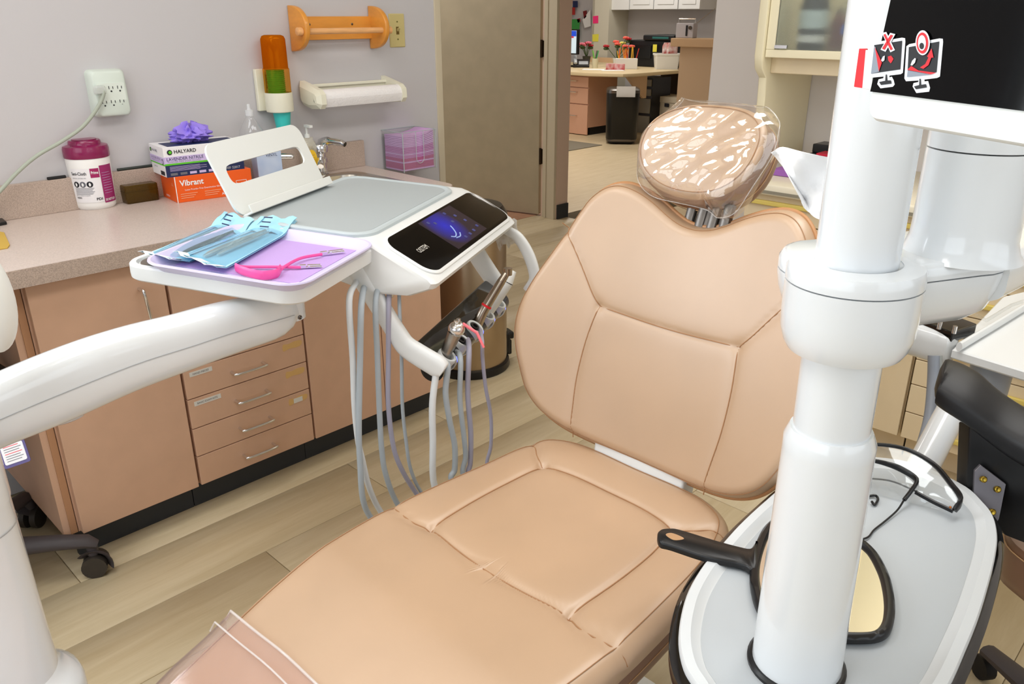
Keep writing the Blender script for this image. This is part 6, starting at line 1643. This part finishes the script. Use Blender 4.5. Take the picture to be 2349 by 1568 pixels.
def note(name, label, pts, X, m, cat='note', th=.004):
    P = [rx(x, y, X) for x, y in pts]
    return make(name, G().loft([[p for p in P], [p + A(th, 0, 0) for p in P]]), m, label=label, cat=cat)
note('sticky_note', 'hot pink sticky note on the column', [(1360, 37), (1372, 36), (1372, 53), (1360, 54)], XK - .005, mat('note_pink', '#F0307A', .7))
note('sticky_note', 'yellow sticky note on the column', [(1359, 79), (1373, 78), (1372, 95), (1359, 95)], XK - .005, mat('note_yellow', '#E8E050', .7))
XN = 9.74
for nm, lb, pts, m in (('postcard', 'dark blue postcard pinned on the board', [(1314, 2), (1325, 2), (1325, 17), (1314, 17)], 'navy'), ('postcard', 'red postcard pinned below the blue one', [(1312, 17), (1319, 17), (1319, 34), (1312, 34)], mat('post_red', '#B02A22', .6)), ('postcard', 'small blue card beside the red one', [(1306, 16), (1313, 16), (1313, 31), (1306, 31)], mat('post_blue', '#2F4F9A', .6)),
                       ('postcard', 'orange card at the board top', [(1307, -6), (1313, -6), (1313, 8), (1307, 8)], mat('post_orange', '#E0702A', .6)), ('paper_sheet', 'green paper sheet pinned above the computer', [(1304, 44), (1330, 44), (1327, 92), (1302, 92)], mat('green_sheet', '#3F9A48', .7)), ('paper_sheet', 'white flyer hung at a slant beside the column', [(1336, 45), (1354, 22), (1355, 60), (1341, 64)], 'white_paper'), ('ornament', 'dark red ornament hanging by the flyer', [(1337, 26), (1344, 24), (1345, 38), (1340, 44)], mat('dk_red', '#7A1A1E', .5)), ('ornament', 'small red strawberry ornament on the board', [(1323, 44), (1329, 42), (1330, 49), (1326, 53)], mat('berry', '#B81C38', .5))):
    note(nm, lb, pts, XN, m, cat='ornament' if nm == 'ornament' else 'paper', th=.02 if nm == 'ornament' else .004)
# computer
cm = thing('computer_monitor', 'black computer monitor with a bright list on the reception desk', 'monitor', (8.1, rx(1310, 120, 8.1)[1], zt + .04))
ya, yb = rx(1325, 100, 8.1)[1], rx(1255, 100, 8.1)[1]; z0, z1 = rx(1315, 125, 8.1)[2], rx(1315, 67, 8.1)[2]
make('frame', G().bx(8.1, 8.14, ya, yb, z0, z1), 'black_plastic', cm, bevel=.004)
yl = rx(1322, 100, 8.1)[1]
make('screen', G().bx(8.096, 8.1, yl, yb - .02, z0 + .015, z1 - .015), mat('screen_list', '#C9DCE8', .4, emit=('#BFD4E4', .55)), cm)
make('title_bar', G().bx(8.093, 8.096, yl, yb - .02, z1 - .08, z1 - .018), mat('screen_blue', '#2050D0', .4, emit=('#1E40C8', .5)), cm); make('red_bar', G().bx(8.093, 8.096, yl + .04, yb - .02, z1 - .10, z1 - .08), mat('screen_red', '#C83A4A', .4, emit=('#B02A3A', .5)), cm)
make('stand', G().bx(8.14, 8.18, (ya + yb) / 2 - .04, (ya + yb) / 2 + .04, zt + .04, z0 + .05).bx(8.02, 8.24, (ya + yb) / 2 - .1, (ya + yb) / 2 + .1, zt + .04, zt + .055), 'black_plastic', cm)
# desk things: helper positions on the desktop
ZD = zt + .04
def dk(x, y):
    q = PZ(x, y, ZD)
    return q if q[0] < 9.2 else A(*(rx(x, 100, 9.2)[:2]), ZD)
def dkx(x, X): q = rx(x, 120, X); return A(q[0], q[1], ZD)
q = dkx(1334, 8.2)
ph = thing('desk_phone', 'black office phone with silver handset on the reception desk', 'phone', (q[0], q[1], ZD))
make('base', G().rot((q[0], q[1], ZD), RAD(40)).loft([[(-.10, -.10, 0), (.12, -.10, 0), (.12, .10, 0), (-.10, .10, 0)], [(-.10, -.10, .025), (.12, -.10, .09), (.12, .10, .09), (-.10, .10, .025)]]), 'black_plastic', ph, bevel=.004)
make('handset', G().rot((q[0], q[1], ZD), RAD(40)).tube(spl([(-.11, .07, .05), (-.06, .075, .09), (.06, .075, .125), (.12, .07, .115)], 4), .016, 10, ry=.022), mat('silver_grey', '#A9AEB2', .35), ph)
make('keypad', G().rot((q[0], q[1], ZD), RAD(40)).loft([[(-.08, -.085, .035), (.03, -.085, .066), (.03, .03, .066), (-.08, .03, .035)], [(-.08, -.085, .038), (.03, -.085, .069), (.03, .03, .069), (-.08, .03, .038)]]), 'silver_grey', ph)
rng = np.random.RandomState(4)
def flowers(label, q, cols, n, spread, h0, potm, ph_):
    f = thing('flower_pot', label, 'flowers', (q[0], q[1], ZD))
    make('pot', G().fr((q[0], q[1], ZD)).lathe([(.04, 0), (.055, .10), (.05, .10)], 16), potm, f)
    for i in range(n):
        a = rng.rand() * 6.28; r = spread * rng.rand() ** .5
        p = A(q[0] + r * math.cos(a), q[1] + r * math.sin(a), ZD + h0 + rng.rand() * ph_)
        make('stem', G().cyl((q[0], q[1], ZD + .08), tuple(p), .004, 5), mat('stem_green', '#3F5A2A', .6), f)
        if i % 2: make('leaf', G().fr(p).ball((0, 0, -.03), .045, .03, .02, 8, 5), mat('leaf_green', '#38512A', .6), f)
        g = G().fr(p)
        for k in range(5): g.ball((.02 * math.cos(k * 1.257), .02 * math.sin(k * 1.257), .004 * (k % 2)), .022, .022, .016, 8, 5)
        make('blossom', g, cols[i % len(cols)], f)
    return f
mat('coral_fl', '#F0685A', .6); mat('yellow_fl', '#E8DC6A', .6); mat('pink_fl', '#E87A90', .6); mat('red_fl', '#B0242E', .6)
flowers('coral and yellow flowers beside the pencil box', dkx(1416, 8.6), ['coral_fl', 'coral_fl', 'yellow_fl', 'red_fl'], 9, .18, .22, 'white_plastic', .12)
flowers('pink flowers behind the desk phone', dkx(1346, 8.75), ['pink_fl', 'pink_fl', 'red_fl'], 7, .13, .18, mat('dark_pot', '#3A3A30', .6), .14)
q = dkx(1438, 8.3)
pb_ = thing('pencil_box', 'white box full of pencils on the reception desk', 'pencil box', (q[0], q[1], ZD))
make('box', G().rot((q[0], q[1], ZD), RAD(40)).bx(-.05, .05, -.13, .13, 0, .12), 'white_plastic', pb_, bevel=.004)
for i in range(14):
    y = -.11 + .22 * rng.rand(); a = (rng.rand() - .5) * .5
    make('pencil', G().rot((q[0], q[1], ZD), RAD(40)).cyl((0, y, .05), ((rng.rand() - .5) * .06, y + a * .22, .20 + .06 * rng.rand()), .006, 6), mat(('pen_o', 'pen_y', 'pen_r')[i % 3], ('#E8862A', '#E8B43A', '#C83A2A')[i % 3], .5), pb_)
for i, (x, lb) in enumerate(((1403, 'red tissue packet left of the pencil box'), (1423, 'red and white card pack before the pencil box'))):
    q = dkx(x, 8.05); make('small_packet', G().rot((q[0], q[1], ZD), RAD(40)).bx(-.02, .02, -.06, .06, 0, .07), mat('packet_red', '#C23A44', .5, var=(18, .6, 2, '#E8D8D8')), label=lb, cat='packet', bevel=.003)
q = dk(1470, 152)
pr_ = thing('printer', 'large black office printer on the reception desk', 'printer', (9.0, q[1], ZD))
ya, yb = rx(1548, 110, 8.80)[1], rx(1442, 110, 8.80)[1]; z1 = rx(1480, 92, 8.80)[2]; z2 = rx(1510, 80, 8.80)[2]
make('body', G().bx(8.80, 9.22, ya, yb, ZD + .001, z1), mat('printer_black', '#101115', .5), pr_, bevel=.015); make('scanner', G().bx(8.77, 9.22, ya, rx(1478, 85, 8.80)[1], z1, z2), 'printer_black', pr_, bevel=.015)
make('paper_tray', G().bx(8.785, 8.80, rx(1495, 110, 8.80)[1], rx(1450, 110, 8.80)[1], ZD + .10, ZD + .25), 'black_plastic', pr_)
make('display', G().bx(8.762, 8.771, rx(1532, 88, 8.75)[1], rx(1495, 88, 8.75)[1], z1 + .02, z2 - .02), mat('teal_disp', '#2A6A66', .4), pr_)
note('sticky_note', 'yellow sticky note on the printer', [(1498, 102), (1507, 102), (1506, 119), (1497, 119)], 8.75, 'note_yellow')
q = dkx(1535, 8.62)
wb_ = thing('white_tub', 'white plastic tub standing at the desk end', 'tub', (q[0], q[1] + .03, ZD))
ht = PX(1525, 122, q[0])[2] - ZD
make('tub', G().rot((q[0], q[1] + .03, ZD), RAD(42)).slab(rrect(.20, .30, .03, 4), [(.02, 0), (0, ht - .02), (-.008, ht - .02), (-.008, ht), (.004, ht), (.02, .02)]), 'white_plastic', wb_)
for i, x in enumerate((1532, 1542)):
    q2 = PX(x, 112, q[0])
    make('snack_bag', G().rot((q[0] + .0, q2[1], ZD + .03), RAD(42 + 8 * i)).slab(rrect(.05, .13, .02, 3), [(.015, 0), (0, .05), (0, ht + .05), (.018, ht + .09)]), mat('bag_red', '#B8423A', .4, var=(14, .9, 2, '#E8E4E0')), label=('striped snack bag leaning in the white tub', 'second snack bag at the tub end')[i], cat='snack bag')
for i, (x, y, w, lb) in enumerate(((1362, 160, .16, 'loose white papers on the reception desk corner'), (1405, 162, .14, 'white sheet lying at the desk edge'))):
    q = dk(x, y); make('paper_stack', G().rot((q[0], q[1], ZD), RAD(30 + 20 * i)).bx(-w / 2, w / 2, -.13, .13, 0, .006), 'white_paper', label=lb, cat='papers')
q = dkx(1366, 8.2)
pc_ = thing('pen_cup', 'small cup with pens near the column', 'pen cup', (q[0], q[1], ZD))
make('cup', G().fr((q[0], q[1], ZD)).lathe([(.035, 0), (.04, .11), (.034, .11), (.03, .01)], 16), mat('cup_cream', '#D8D4B8', .5), pc_)
for i in range(4): make('pen', G().cyl((q[0], q[1], ZD + .05), (q[0] + .03 * math.cos(i * 1.7), q[1] + .04 * math.sin(i * 1.7), ZD + .2), .006, 6), ('black_plastic', 'lime', 'steel', 'green_cup')[i], pc_)
q = PZ(1310, 338, 0)
make('floor_mat', G().fr((q[0], q[1], 0)).bx(-.25, .35, -.15, .6, 0, .006), mat('mat_grey', '#7C7566', .8), label='grey chair mat on the floor before the pedestal', cat='floor mat')
